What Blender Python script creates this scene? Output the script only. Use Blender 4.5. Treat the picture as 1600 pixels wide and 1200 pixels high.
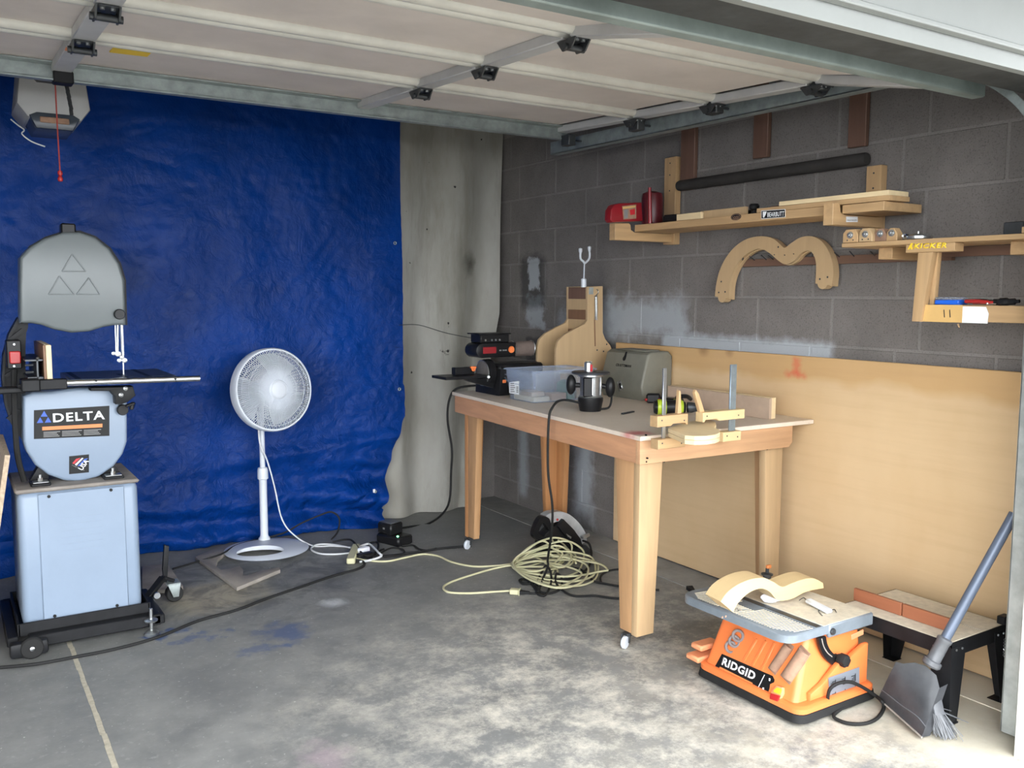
import bpy, bmesh, math, random
from mathutils import Vector, Matrix, noise as mnoise
from math import sin, cos, pi, radians

for o in list(bpy.data.objects):
    bpy.data.objects.remove(o)
SC = bpy.context.scene
COL = SC.collection

# ------------------------------------------------------------------ camera
CAM_H, CAM_F, CAM_YAW, CAM_PITCH, CAM_ROLL = 1.43, 1400.0, 0.565566, 0.0997684, 0.0031942
_cy, _sy, _cp, _sp = cos(CAM_YAW), sin(CAM_YAW), cos(CAM_PITCH), sin(CAM_PITCH)
FW = Vector((_sy*_cp, _cy*_cp, -_sp))
RT = Vector((_cy, -_sy, 0.0))
UP = RT.cross(FW)
RT, UP = cos(CAM_ROLL)*RT + sin(CAM_ROLL)*UP, -sin(CAM_ROLL)*RT + cos(CAM_ROLL)*UP
EYE = Vector((0, 0, CAM_H))
cam_data = bpy.data.cameras.new('camera')
cam = bpy.data.objects.new('camera', cam_data)
COL.objects.link(cam)
cam_data.sensor_width = 36.0
cam_data.lens = CAM_F/1600*36.0
cam_data.clip_start = 0.05
R3 = Matrix((RT, UP, -FW)).transposed()
cam.matrix_world = Matrix.Translation(EYE) @ R3.to_4x4()
SC.camera = cam

# ------------------------------------------------------------------ sky and exposure: a bright overcast day outside the open door
W = bpy.data.worlds.new('sky'); SC.world = W
W.use_nodes = True
_nt = W.node_tree
_bg = _nt.nodes['Background']
_bg.inputs['Color'].default_value = (0.93, 0.965, 1.0, 1)
_bg.inputs['Strength'].default_value = 3.1
SC.view_settings.view_transform = 'Standard'
SC.view_settings.look = 'None'
SC.view_settings.exposure = 1.76
SC.view_settings.gamma = 1.0
SC.view_settings.use_curve_mapping = False

# ------------------------------------------------------------------ measuring: where a line of sight meets a plane of the room
def ray(px, py):
    return FW + (px-800)/CAM_F*RT - (py-600)/CAM_F*UP
def onz(px, py, z=0.0):
    d = ray(px, py); return EYE + d*((z-CAM_H)/d.z)
def onx(px, py, x):
    d = ray(px, py); return EYE + d*(x/d.x)
def ony(px, py, y):
    d = ray(px, py); return EYE + d*(y/d.y)
def onpl(px, py, p, n):
    d = ray(px, py); n = Vector(n); return EYE + d*((Vector(p)-EYE).dot(n)/d.dot(n))

# ------------------------------------------------------------------ shapes, all added to one bmesh in room coordinates
def B():
    return bmesh.new()
def _bev(bm, faces, w, seg=2):
    if w <= 0: return
    es = set()
    for f in faces:
        for e in f.edges: es.add(e)
    bmesh.ops.bevel(bm, geom=list(es), offset=w, segments=seg, affect='EDGES', profile=0.5, clamp_overlap=True)
def box(bm, a, b, bev=0.0, seg=1):
    x0, y0, z0 = [min(p, q) for p, q in zip(a, b)]
    x1, y1, z1 = [max(p, q) for p, q in zip(a, b)]
    v = [bm.verts.new(c) for c in ((x0,y0,z0),(x1,y0,z0),(x1,y1,z0),(x0,y1,z0),(x0,y0,z1),(x1,y0,z1),(x1,y1,z1),(x0,y1,z1))]
    fs = [bm.faces.new([v[i] for i in q]) for q in ((3,2,1,0),(4,5,6,7),(0,1,5,4),(1,2,6,5),(2,3,7,6),(3,0,4,7))]
    _bev(bm, fs, bev, seg)
    return bm
def obox(bm, p0, p1, w, h, up=(0,0,1), bev=0.0, w2=None, h2=None):
    """a bar from p0 to p1, w wide and h high, perhaps tapering to w2, h2"""
    p0, p1 = Vector(p0), Vector(p1)
    d = (p1-p0).normalized(); up = Vector(up)
    s = d.cross(up)
    if s.length < 1e-5: s = d.cross(Vector((1,0,0)))
    s.normalize(); u = s.cross(d).normalized()
    w2 = w if w2 is None else w2; h2 = h if h2 is None else h2
    v = []
    for p, ww, hh in ((p0, w, h), (p1, w2, h2)):
        for a, b in ((-1,-1),(1,-1),(1,1),(-1,1)):
            v.append(bm.verts.new(p + s*a*ww/2 + u*b*hh/2))
    fs = [bm.faces.new([v[i] for i in q]) for q in ((0,1,2,3),(7,6,5,4),(0,4,5,1),(1,5,6,2),(2,6,7,3),(3,7,4,0))]
    bmesh.ops.recalc_face_normals(bm, faces=fs)
    _bev(bm, fs, bev, 1)
    return bm
def frame(d):
    d = Vector(d).normalized()
    a = Vector((0,0,1)) if abs(d.z) < .9 else Vector((1,0,0))
    s = d.cross(a).normalized()
    return d, s, d.cross(s).normalized()
def cyl(bm, p0, p1, r, r2=None, n=16, cap=True):
    p0, p1 = Vector(p0), Vector(p1); r2 = r if r2 is None else r2
    d, s, u = frame(p1-p0)
    A = [bm.verts.new(p0 + (s*cos(t)+u*sin(t))*r) for t in [2*pi*i/n for i in range(n)]]
    C = [bm.verts.new(p1 + (s*cos(t)+u*sin(t))*r2) for t in [2*pi*i/n for i in range(n)]]
    fs = [bm.faces.new((A[i], A[(i+1)%n], C[(i+1)%n], C[i])) for i in range(n)]
    if cap: fs += [bm.faces.new(A[::-1]), bm.faces.new(C)]
    bmesh.ops.recalc_face_normals(bm, faces=fs)
    return bm
def lathe(bm, c, axis, prof, n=32):
    """prof: (radius, distance along the axis)"""
    c = Vector(c); d, s, u = frame(axis)
    rings = []
    for r, h in prof:
        if r < 1e-6: rings.append([bm.verts.new(c+d*h)])
        else: rings.append([bm.verts.new(c+d*h+(s*cos(2*pi*i/n)+u*sin(2*pi*i/n))*r) for i in range(n)])
    fs = []
    for a, b in zip(rings, rings[1:]):
        for i in range(n):
            j = (i+1) % n
            q = []
            for v in ((a[i%len(a)], a[j%len(a)], b[j%len(b)], b[i%len(b)])):
                if v not in q: q.append(v)
            if len(q) > 2:
                try: fs.append(bm.faces.new(q))
                except ValueError: pass
    bmesh.ops.recalc_face_normals(bm, faces=fs)
    return bm
def smooth_path(pts, k=6, closed=False):
    P = [Vector(p) for p in pts]
    if len(P) < 3: return P
    out = []; n = len(P)
    for i in range(n if closed else n-1):
        g = lambda j: P[j % n] if closed else P[min(max(j,0),n-1)]
        a, b, c, d = g(i-1), g(i), g(i+1), g(i+2)
        for t in [q/k for q in range(k)]:
            out.append(0.5*((2*b)+(c-a)*t+(2*a-5*b+4*c-d)*t*t+(-a+3*b-3*c+d)*t**3))
    if not closed: out.append(P[-1])
    return out
def tube(bm, pts, r, n=8, k=6, closed=False, flat=1.0):
    P = smooth_path(pts, k, closed) if k > 1 else [Vector(p) for p in pts]
    m = len(P); rings = []
    d, s, u = frame(P[1]-P[0])
    for i in range(m):
        t = (P[(i+1)%m]-P[i-1]) if closed else (P[min(i+1,m-1)]-P[max(i-1,0)])
        if t.length < 1e-9: t = d
        t = t.normalized()
        s = s - t*s.dot(t)
        if s.length < 1e-6: s = frame(t)[1]
        s.normalize(); u = t.cross(s); d = t
        rr = r[min(int(i*len(r)/m), len(r)-1)] if isinstance(r, (list, tuple)) else r
        rings.append([bm.verts.new(P[i]+(s*cos(2*pi*q/n)+u*sin(2*pi*q/n)*flat)*rr) for q in range(n)])
    fs = []
    for i in range(m if closed else m-1):
        a, b = rings[i], rings[(i+1)%m]
        for q in range(n): fs.append(bm.faces.new((a[q], a[(q+1)%n], b[(q+1)%n], b[q])))
    if not closed: fs += [bm.faces.new(rings[0][::-1]), bm.faces.new(rings[-1])]
    bmesh.ops.recalc_face_normals(bm, faces=fs)
    return bm
def prism(bm, pts, vec, bev=0.0, seg=2):
    """a polygon given by its corners, pushed along vec"""
    P = [Vector(p) for p in pts]; vec = Vector(vec)
    a = [bm.verts.new(p) for p in P]; b = [bm.verts.new(p+vec) for p in P]; n = len(P)
    fa, fb = bm.faces.new(a[::-1]), bm.faces.new(b)
    fs = [fa, fb]+[bm.faces.new((a[i], a[(i+1)%n], b[(i+1)%n], b[i])) for i in range(n)]
    bmesh.ops.recalc_face_normals(bm, faces=fs)
    if bev > 0:
        es = list(set(list(fa.edges)+list(fb.edges)))
        bmesh.ops.bevel(bm, geom=es, offset=bev, segments=seg, affect='EDGES', profile=0.5, clamp_overlap=True)
    return bm
def band(bm, outer, inner, vec, bev=0.0):
    """a curved strip between two rows of points of the same length, pushed along vec: quads only, so it stays clean"""
    vec = Vector(vec); n = len(outer)
    O = [bm.verts.new(Vector(p)) for p in outer]; I = [bm.verts.new(Vector(p)) for p in inner]
    O2 = [bm.verts.new(Vector(p)+vec) for p in outer]; I2 = [bm.verts.new(Vector(p)+vec) for p in inner]
    fs = []
    for i in range(n-1):
        fs += [bm.faces.new((O[i],O[i+1],I[i+1],I[i])), bm.faces.new((O2[i],I2[i],I2[i+1],O2[i+1])),
               bm.faces.new((O[i],O2[i],O2[i+1],O[i+1])), bm.faces.new((I[i],I[i+1],I2[i+1],I2[i]))]
    fs += [bm.faces.new((O[0],I[0],I2[0],O2[0])), bm.faces.new((O[-1],O2[-1],I2[-1],I[-1]))]
    bmesh.ops.recalc_face_normals(bm, faces=fs)
    return bm
def ball(bm, c, r, sc=(1,1,1), n=16):
    M = Matrix.Translation(Vector(c)) @ Matrix.Diagonal((r*sc[0], r*sc[1], r*sc[2], 1))
    bmesh.ops.create_uvsphere(bm, u_segments=n, v_segments=n//2, radius=1.0, matrix=M)
    return bm
def sheet(bm, f, nu, nv):
    g = [[bm.verts.new(f(i/nu, j/nv)) for i in range(nu+1)] for j in range(nv+1)]
    for j in range(nv):
        for i in range(nu): bm.faces.new((g[j][i], g[j][i+1], g[j+1][i+1], g[j+1][i]))
    return bm
def fnoise(x, y, z=0.0):
    return mnoise.noise(Vector((x, y, z)))

# ------------------------------------------------------------------ things, parts, structure
ROOT = {}
def thing(name, label, cat, loc=(0,0,0), group=None):
    o = bpy.data.objects.new(name, None); COL.objects.link(o)
    o.empty_display_size = 0.1
    o.location = loc; o['label'] = label; o['category'] = cat
    if group: o['group'] = group
    ROOT[o.name] = Vector(loc)
    return o
def smoothable(me, ang=38):
    me.polygons.foreach_set('use_smooth', [True]*len(me.polygons))
    try: me.set_sharp_from_angle(angle=radians(ang))
    except Exception: pass
def part(name, bm, m, parent, label=None, kind=None, flat=False):
    L = ROOT[parent.name]
    bm.transform(Matrix.Translation(-L))
    me = bpy.data.meshes.new(name); bm.to_mesh(me); bm.free()
    if not flat: smoothable(me)
    me.materials.append(m)
    o = bpy.data.objects.new(name, me); COL.objects.link(o)
    o.parent = parent; ROOT[o.name] = L
    if label: o['label'] = label
    if kind: o['kind'] = kind
    return o
def solo(name, bm, m, label, cat, group=None, kind=None, flat=False):
    zs = [v.co for v in bm.verts]
    c = sum(zs, Vector())/len(zs); loc = Vector((c.x, c.y, min(v.z for v in zs)))
    bm.transform(Matrix.Translation(-loc))
    me = bpy.data.meshes.new(name); bm.to_mesh(me); bm.free()
    if not flat: smoothable(me)
    me.materials.append(m)
    o = bpy.data.objects.new(name, me); COL.objects.link(o)
    o.location = loc; ROOT[o.name] = loc
    o['label'] = label; o['category'] = cat
    if group: o['group'] = group
    if kind: o['kind'] = kind
    return o
def struct(name, bm, m, label=None):
    me = bpy.data.meshes.new(name); bm.to_mesh(me); bm.free()
    smoothable(me)
    me.materials.append(m)
    o = bpy.data.objects.new(name, me); COL.objects.link(o)
    o['kind'] = 'structure'; ROOT[o.name] = Vector((0,0,0))
    if label: o['label'] = label
    return o
def lettering(name, s, m, parent, o0, xd, zd, w, h, t=0.0006, shear=0.0, thick=0.0, space=1.0):
    """raised or printed lettering, fitted into w by h at corner o0"""
    cu = bpy.data.curves.new('lettering', 'FONT'); cu.body = s; cu.shear = shear; cu.offset = thick
    cu.resolution_u = 3; cu.space_character = space
    ob = bpy.data.objects.new('lettering_source', cu); COL.objects.link(ob)
    dg = bpy.context.evaluated_depsgraph_get()
    me = bpy.data.meshes.new_from_object(ob.evaluated_get(dg))
    bpy.data.objects.remove(ob)
    bm = B(); bm.from_mesh(me); bpy.data.meshes.remove(me)
    xs = [v.co.x for v in bm.verts]; ys = [v.co.y for v in bm.verts]
    x0, x1, y0, y1 = min(xs), max(xs), min(ys), max(ys)
    xd, zd = Vector(xd).normalized(), Vector(zd).normalized(); nn = xd.cross(zd).normalized()
    o0 = Vector(o0)
    fs = bm.faces[:]
    for v in bm.verts:
        v.co = o0 + xd*((v.co.x-x0)/(x1-x0)*w) + zd*((v.co.y-y0)/(y1-y0)*h)
    r = bmesh.ops.extrude_face_region(bm, geom=fs)
    for v in [g for g in r['geom'] if isinstance(g, bmesh.types.BMVert)]: v.co += nn*t
    bmesh.ops.recalc_face_normals(bm, faces=bm.faces[:])
    return part(name, bm, m, parent, flat=True)

# ------------------------------------------------------------------ materials
class N:
    """a small wrapper for building node trees"""
    def __init__(s, name):
        s.m = bpy.data.materials.new(name); s.m.use_nodes = True
        s.t = s.m.node_tree; s.b = s.t.nodes['Principled BSDF']
        g = s.t.nodes.new('ShaderNodeNewGeometry'); s.pos = g.outputs['Position']
    def n(s, kind, **kw):
        x = s.t.nodes.new(kind)
        for k, v in kw.items(): setattr(x, k, v)
        return x
    def link(s, a, b): s.t.links.new(a, b)
    def put(s, sock, v):
        if hasattr(v, 'is_linked') or isinstance(v, bpy.types.NodeSocket): s.link(v, sock)
        else: sock.default_value = v
    def scale(s, v, k):
        x = s.n('ShaderNodeVectorMath', operation='MULTIPLY'); s.put(x.inputs[0], v); x.inputs[1].default_value = k
        return x.outputs[0]
    def noise(s, sc=5, det=4, rough=.55, st=(1,1,1), v=None, dist=0.0):
        x = s.n('ShaderNodeTexNoise'); x.inputs['Scale'].default_value = sc; x.inputs['Detail'].default_value = det
        x.inputs['Roughness'].default_value = rough; x.inputs['Distortion'].default_value = dist
        s.link(s.scale(v or s.pos, st), x.inputs['Vector']); return x.outputs['Fac']
    def ramp(s, f, a, b, lo=0.0, hi=1.0):
        x = s.n('ShaderNodeMapRange'); s.put(x.inputs[0], f)
        for i, q in zip((1,2,3,4), (a,b,lo,hi)): x.inputs[i].default_value = q
        x.clamp = True
        return x.outputs[0]
    def math(s, op, a, b=0.0, c=0.0):
        x = s.n('ShaderNodeMath', operation=op); s.put(x.inputs[0], a); s.put(x.inputs[1], b); s.put(x.inputs[2], c); return x.outputs[0]
    def mix(s, f, a, b, mode='MIX'):
        x = s.n('ShaderNodeMix', data_type='RGBA', blend_type=mode)
        s.put(x.inputs[0], f)
        for sock, v in ((x.inputs[6], a), (x.inputs[7], b)):
            if isinstance(v, tuple): sock.default_value = (*v, 1) if len(v) == 3 else v
            else: s.link(v, sock)
        return x.outputs[2]
    def sep(s):
        x = s.n('ShaderNodeSeparateXYZ'); s.link(s.pos, x.inputs[0]); return x.outputs
    def spot(s, c, r, soft=.5, st=(1,1,1), wob=.0, wsc=6):
        """1 inside a patch of radius r round c, fading out, with a wobbly edge"""
        d = s.n('ShaderNodeVectorMath', operation='SUBTRACT'); s.link(s.pos, d.inputs[0]); d.inputs[1].default_value = c
        k = s.n('ShaderNodeVectorMath', operation='LENGTH'); s.link(s.scale(d.outputs[0], st), k.inputs[0])
        v = k.outputs['Value']
        if wob: v = s.math('ADD', v, s.ramp(s.noise(wsc, 5), .25, .75, -wob, wob))
        return s.ramp(v, r*(1-soft), r, 1, 0)
    def rect(s, ax, a0, a1, bx, b0, b1, soft=.02, wob=.02, wsc=10):
        xyz = s.sep(); nn = s.ramp(s.noise(wsc, 5, .65), .25, .75, -wob, wob)
        f = None
        for ch, lo, hi in ((ax, a0, a1), (bx, b0, b1)):
            v = s.math('ADD', xyz[ch], nn)
            q = s.math('MULTIPLY', s.ramp(v, lo-soft, lo+soft), s.ramp(v, hi-soft, hi+soft, 1, 0))
            f = q if f is None else s.math('MULTIPLY', f, q)
        return f
    def bump(s, h, strength=.3, dist=.01):
        x = s.n('ShaderNodeBump'); x.inputs['Strength'].default_value = strength; x.inputs['Distance'].default_value = dist
        s.link(h, x.inputs['Height']); s.link(x.outputs[0], s.b.inputs['Normal'])
    def done(s, col=None, rough=.6, metal=0.0, spec=.5):
        if col is not None:
            if isinstance(col, tuple): s.b.inputs['Base Color'].default_value = (*col, 1)
            else: s.link(col, s.b.inputs['Base Color'])
        s.put(s.b.inputs['Roughness'], rough); s.b.inputs['Metallic'].default_value = metal
        s.b.inputs['Specular IOR Level'].default_value = spec
        return s.m
def paint(name, c, rough=.5, metal=0.0, var=.12, sc=9, bump=0.0, bsc=140, st=(1,1,1), spec=.5):
    """one colour with a little uneven tone"""
    k = N(name)
    f = k.ramp(k.noise(sc, 5, .6, st), .3, .7)
    lo = tuple(x*(1-var) for x in c); hi = tuple(min(1, x*(1+var*.6)) for x in c)
    if bump: k.bump(k.noise(bsc, 3), bump, .003)
    return k.done(k.mix(f, lo, hi), rough, metal, spec)
def wood(name, c, axis='y', rough=.55, var=.28, sc=14, knots=True):
    k = N(name)
    st = {'x': (.08,1,1), 'y': (1,.08,1), 'z': (1,1,.08)}[axis]
    g = k.noise(sc*2.2, 6, .6, st, dist=.6); h = k.noise(sc*.45, 3, .5, st)
    f = k.math('MULTIPLY_ADD', g, .6, k.math('MULTIPLY', h, .5))
    col = k.mix(k.ramp(f, .35, .72), tuple(x*(1-var) for x in c), tuple(min(1,x*(1+var*.35)) for x in c))
    if knots:
        kn = k.ramp(k.noise(3.1, 2, .4, tuple(1-.6*(1-q) for q in st)), .70, .80)
        col = k.mix(k.math('MULTIPLY', kn, .4), col, tuple(x*.45 for x in c))
    k.bump(g, .12, .002)
    return k.done(col, rough)

M = {}
M['white_metal'] = paint('white metal', (.56,.60,.66), .38, 0, .05)
M['saw_grey'] = paint('pale grey enamel', (.112,.13,.135), .32, 0, .06, 5)
M['saw_blue'] = paint('light blue grey enamel', (.205,.262,.345), .36, 0, .05, 5)
M['white_plastic'] = paint('white plastic', (.62,.66,.72), .35, 0, .04)
M['white_paint'] = paint('white outdoor paint', (.21,.22,.21), .5, 0, .06, 4)
M['black_iron'] = paint('black iron', (.011,.0115,.013), .5, 0, .3, 20, spec=.22)
M['black_plastic'] = paint('black plastic', (.011,.011,.012), .35, 0, .2, spec=.22)
M['black_rubber'] = paint('black rubber', (.017,.017,.017), .7, 0, .2, spec=.22)
M['dark_steel'] = paint('dark steel', (.07,.075,.08), .45, .6, .3, 20)
M['cast_iron'] = paint('cast iron', (.06,.065,.075), .38, .5, .25, 15)
M['steel'] = paint('steel', (.55,.57,.58), .28, .9, .12, 30)
M['chrome'] = paint('chrome', (.78,.80,.82), .12, 1, .05)
M['galv'] = paint('galvanised steel', (.30,.34,.335), .45, .45, .3, 16)
M['galv_bright'] = paint('bright galvanised steel', (.46,.49,.48), .42, .5, .22, 18)
M['galv_green'] = paint('weathered green grey steel', (.215,.255,.24), .55, .15, .25, 8, .1, 60)
M['silver_blue'] = paint('bluish bar steel', (.30,.38,.45), .35, .7, .2, 20)
M['door_panel'] = paint('painted door panel', (.66,.595,.545), .6, 0, .12, 3)
M['door_rib'] = paint('door rib paint', (.62,.61,.56), .5, .1, .14, 6)
M['door_stile'] = paint('door stile paint', (.50,.50,.495), .5, .15, .14, 6)
M['soffit'] = paint('dark weathered lintel', (.037,.039,.038), .75, 0, .5, 9, .2, 40)
M['opener_white'] = paint('pale opener housing', (.34,.34,.335), .5, 0, .05)
M['drywall'] = paint('plain dark boarding', (.10,.09,.08), .8, 0, .1, 2)
M['pale_wood'] = wood('pale pine along wall', (.50,.325,.165), 'y')
M['pale_wood_x'] = wood('pale pine across', (.50,.325,.165), 'x')
M['pale_wood_z'] = wood('pale pine upright', (.50,.325,.165), 'z')
M['fir_z'] = wood('fir upright', (.47,.27,.13), 'z')
M['fir_pale_z'] = wood('pale fir upright', (.47,.32,.175), 'z', var=.2)
M['fir_red_z'] = wood('reddish fir upright', (.52,.25,.10), 'z')
M['fir_y'] = wood('reddish fir along wall', (.60,.315,.17), 'y')
M['fir_x'] = wood('reddish fir across', (.56,.33,.18), 'x')
M['brown_wood'] = wood('brown painted wood', (.155,.085,.06), 'z', var=.25, knots=False)
M['nail_wood'] = wood('dull red wood strip', (.17,.095,.065), 'y', var=.25)
M['mahogany'] = wood('mahogany strip', (.30,.105,.05), 'y', var=.2, knots=False)
M['birch'] = wood('birch plywood face', (.48,.335,.185), 'z', var=.12, knots=False)
M['birch_y'] = wood('birch plywood edge', (.76,.60,.36), 'y', var=.14, knots=False)
M['maple'] = wood('bright maple', (.66,.49,.26), 'x', var=.12, knots=False)
M['dark_ply'] = wood('brown aged plywood', (.20,.105,.055), 'z', var=.2, knots=False)
M['mdf'] = paint('mdf', (.46,.34,.25), .75, 0, .1, 12)
M['mdf_grey'] = paint('dusty grey board', (.30,.27,.24), .8, 0, .2, 12)
M['chipboard'] = paint('chipboard', (.44,.34,.24), .8, 0, .3, 60)
M['orange'] = paint('orange plastic', (.80,.20,.055), .42, 0, .07, 6)
M['orange_dusty'] = paint('dusty orange plastic', (.78,.30,.14), .6, 0, .1, 12)
M['table_grey'] = paint('grey cast table', (.21,.245,.28), .45, .2, .15, 15)
M['dust'] = paint('sawdust', (.62,.55,.43), .95, 0, .15, 40, .4, 90)
M['decal_black'] = paint('black printed plate', (.009,.0095,.010), .4, 0, .1, spec=.22)
M['print_white'] = paint('white print', (.80,.82,.84), .5, 0, .02)
M['print_blue'] = paint('blue print', (.03,.09,.42), .5, 0, .02)
M['print_red'] = paint('red print', (.50,.02,.03), .5, 0, .03)
M['print_orange'] = paint('orange print', (.62,.20,.06), .5, 0, .05)
M['print_grey'] = paint('grey print', (.20,.20,.20), .5, 0, .05)
M['print_yellow'] = paint('yellow print', (.85,.58,.03), .5, 0, .03)
M['plate_grey'] = paint('grey printed plate', (.18,.20,.23), .5, 0, .1)
M['red_plastic'] = paint('red plastic', (.42,.02,.02), .35, 0, .15)
M['dark_red'] = paint('dark red plastic', (.23,.012,.018), .28, 0, .15)
M['deep_red'] = paint('deep red plastic', (.085,.008,.012), .4, 0, .15)
M['blue_plastic'] = paint('blue plastic', (.02,.12,.62), .3, 0, .05)
M['lime'] = paint('lime plastic', (.42,.55,.03), .4, 0, .1)
M['green_plastic'] = paint('green plastic', (.03,.16,.08), .4, 0, .1)
M['cream_cord'] = paint('cream cable', (.56,.54,.34), .5, 0, .08)
M['white_cord'] = paint('white cable', (.66,.68,.70), .45, 0, .05)
M['case_grey'] = paint('khaki grey plastic', (.185,.18,.145), .5, 0, .1, 14, .25, 220)
M['pipe'] = paint('dull dark pipe', (.045,.042,.040), .8, 0, .2, 10, spec=.2)
M['guard_silver'] = paint('silver guard', (.50,.52,.54), .3, .35, .15, 25)
M['jamb_white'] = paint('white jamb paint', (.55,.56,.54), .5, 0, .05, 4)
M['belt'] = paint('brown abrasive belt', (.14,.105,.09), .9, 0, .2, 20, .3, 300)
M['disc_grit'] = paint('grey abrasive disc', (.13,.12,.115), .9, 0, .2, 30, .3, 300)
M['drum'] = paint('worn brown drum', (.30,.18,.12), .85, 0, .3, 25)
M['ring_grey'] = paint('grey rubber ring', (.20,.17,.165), .7, 0, .1)
M['broom_grey'] = paint('slate grey plastic', (.10,.105,.115), .4, 0, .25, 14)
M['broom_pole'] = paint('blue grey painted tube', (.10,.125,.175), .4, .2, .15)
M['cardboard'] = paint('yellow cardboard', (.60,.38,.14), .7, 0, .1, 8)
M['paper'] = paint('crumpled paper', (.80,.82,.90), .8, 0, .05)
M['motor_metal'] = paint('brushed motor housing', (.42,.43,.44), .32, .85, .2, 40)
M['red_rope'] = paint('red cord', (.36,.05,.04), .7, 0, .1)
M['lens_grey'] = paint('smoky lens', (.05,.06,.075), .25, 0, .1)

# blue tarpaulin: thin shiny woven plastic
k = N('blue tarpaulin')
cr = k.noise(26, 6, .65, (1,.4,1), dist=.8); wv = k.noise(7, 4, .6, (1,.3,.8), dist=1.2)
xyz = k.sep()
cl = k.mix(k.ramp(k.noise(2.2, 4), .3, .7), (.0007,.023,.140), (.0014,.039,.235))
cl = k.mix(k.math('MULTIPLY', k.spot((.83,5.05,1.53), .16, .7, (1,.2,1), .04), .6), cl, (.004,.02,.09))
hh = k.math('MULTIPLY', k.math('MULTIPLY_ADD', cr, .5, wv), k.ramp(k.math('ADD', xyz[2], k.math('MULTIPLY', xyz[0], -.25)), -.1, 1.5, 1.0, .38))
k.bump(hh, .75, .02)
M['tarp'] = k.done(cl, k.ramp(k.noise(11, 4), .3, .7, .30, .44), 0, .13)

# stained canvas sheet
k = N('stained canvas')
cl = k.mix(k.ramp(k.noise(3, 5, .6, (1,1,.4)), .3, .7), (.26,.247,.212), (.40,.395,.365))
cl = k.mix(k.math('MULTIPLY', k.ramp(k.noise(6, 6, .72, (1,1,.16)), .50, .70), .6), cl, (.17,.16,.13))
cl = k.mix(k.ramp(k.noise(17, 2, .4), .765, .785), cl, (.03,.03,.03))
cl = k.mix(k.spot((2.98,5.05,1.62), .13, .7, (1.6,.2,1), .05), cl, (.08,.075,.06))
for c, r in (((2.78,5.05,1.05), .035), ((2.66,5.05,1.06), .028), ((2.58,5.05,1.32), .03), ((2.63,5.05,1.40), .022)):
    cl = k.mix(k.spot(c, r, .3, (.8,.2,1.3), .02, 40), cl, (.02,.02,.02))
k.bump(k.noise(160, 2), .15, .002)
M['canvas'] = k.done(cl, .85, 0, .2)

# concrete block: speckled grey with patches of pale paint
def block_mat(name, base):
    k = N(name)
    f = k.ramp(k.noise(4, 5, .6), .3, .7)
    cl = k.mix(f, tuple(x*.84 for x in base), tuple(x*1.12 for x in base))
    cl = k.mix(k.math('MULTIPLY', k.ramp(k.noise(150, 2, .5), .56, .66), .5), cl, tuple(x*.5 for x in base))
    cl = k.mix(k.math('MULTIPLY', k.ramp(k.noise(190, 2, .5), .62, .72), .25), cl, (.32,.31,.30))
    pale = (.40,.43,.46)
    a = k.rect(1, 3.44, 4.12, 2, 1.20, 1.40, .05, .07, 7)
    b = k.rect(1, 2.53, 3.62, 2, 1.14, 1.225, .02, .02, 12)
    c = k.rect(1, 4.02, 4.55, 2, 1.14, 1.36, .06, .10, 6)
    d = k.rect(1, 4.80, 4.93, 2, 1.46, 1.66, .01, .03, 14)
    e = k.rect(1, 4.74, 4.93, 2, 1.23, 1.40, .02, .06, 10)
    g = k.rect(1, 4.93, 5.03, 2, .08, .90, .03, .02, 10)
    h = k.rect(1, 4.22, 4.40, 2, .05, .62, .05, .05, 8)
    for q, s in ((a, .75), (b, .9), (c, .55), (d, .8), (e, .7), (g, .7), (h, .75)):
        cl = k.mix(k.math('MULTIPLY', q, s), cl, pale)
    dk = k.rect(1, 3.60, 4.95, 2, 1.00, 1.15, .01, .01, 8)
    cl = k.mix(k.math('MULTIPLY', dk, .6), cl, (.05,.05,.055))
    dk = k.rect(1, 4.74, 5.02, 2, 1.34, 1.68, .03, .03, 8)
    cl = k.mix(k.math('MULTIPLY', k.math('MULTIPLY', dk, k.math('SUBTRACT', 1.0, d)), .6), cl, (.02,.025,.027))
    k.bump(k.noise(110, 4, .7), .5, .004)
    return k.done(cl, .9, 0, .2)
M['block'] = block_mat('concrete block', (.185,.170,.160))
M['mortar'] = block_mat('mortar', (.225,.212,.20))

# hardboard sheet
k = N('tan hardboard')
cl = k.mix(k.ramp(k.noise(2.0, 4, .6, (1,1,.5)), .3, .7), (.60,.42,.235), (.67,.49,.295))
cl = k.mix(k.math('MULTIPLY', k.ramp(k.math('ADD', k.sep()[2], k.ramp(k.noise(3,3), .3,.7,-.03,.03)), 1.03, 1.07), .55), cl, (.50,.285,.10))
cl = k.mix(k.math('MULTIPLY', k.ramp(k.noise(30, 4, .6, (1,.06,1)), .45, .7), .12), cl, (.38,.24,.12))
for q, w in ((k.rect(1, 2.682, 2.722, 2, 1.075, 1.150, .014, .010, 40), .55), (k.rect(1, 2.655, 2.765, 2, 1.066, 1.086, .012, .012, 30), .6)): cl = k.mix(k.math('MULTIPLY', q, w), cl, (.62,.09,.05))
for c, r in (((3.24,3.29,1.16), .05), ((3.24,3.11,1.16), .04)): cl = k.mix(k.math('MULTIPLY', k.spot(c, r, .7, (1,1,1), .01), .6), cl, (.22,.12,.05))
M['hardboard'] = k.done(cl, .6, 0, .3)

# bench top
k = N('worn hardboard bench top')
cl = k.mix(k.ramp(k.noise(5, 5), .3, .7), (.66,.56,.455), (.74,.64,.53))
cl = k.mix(k.ramp(k.noise(70, 3), .62, .72), cl, (.60,.50,.40))
cl = k.mix(k.math('MULTIPLY', k.spot((2.30,2.70,.885), .075, .8, (1,1,1), .02, 20), .8), cl, (.55,.03,.05))
M['bench_top'] = k.done(cl, .42, 0, .6)

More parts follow.
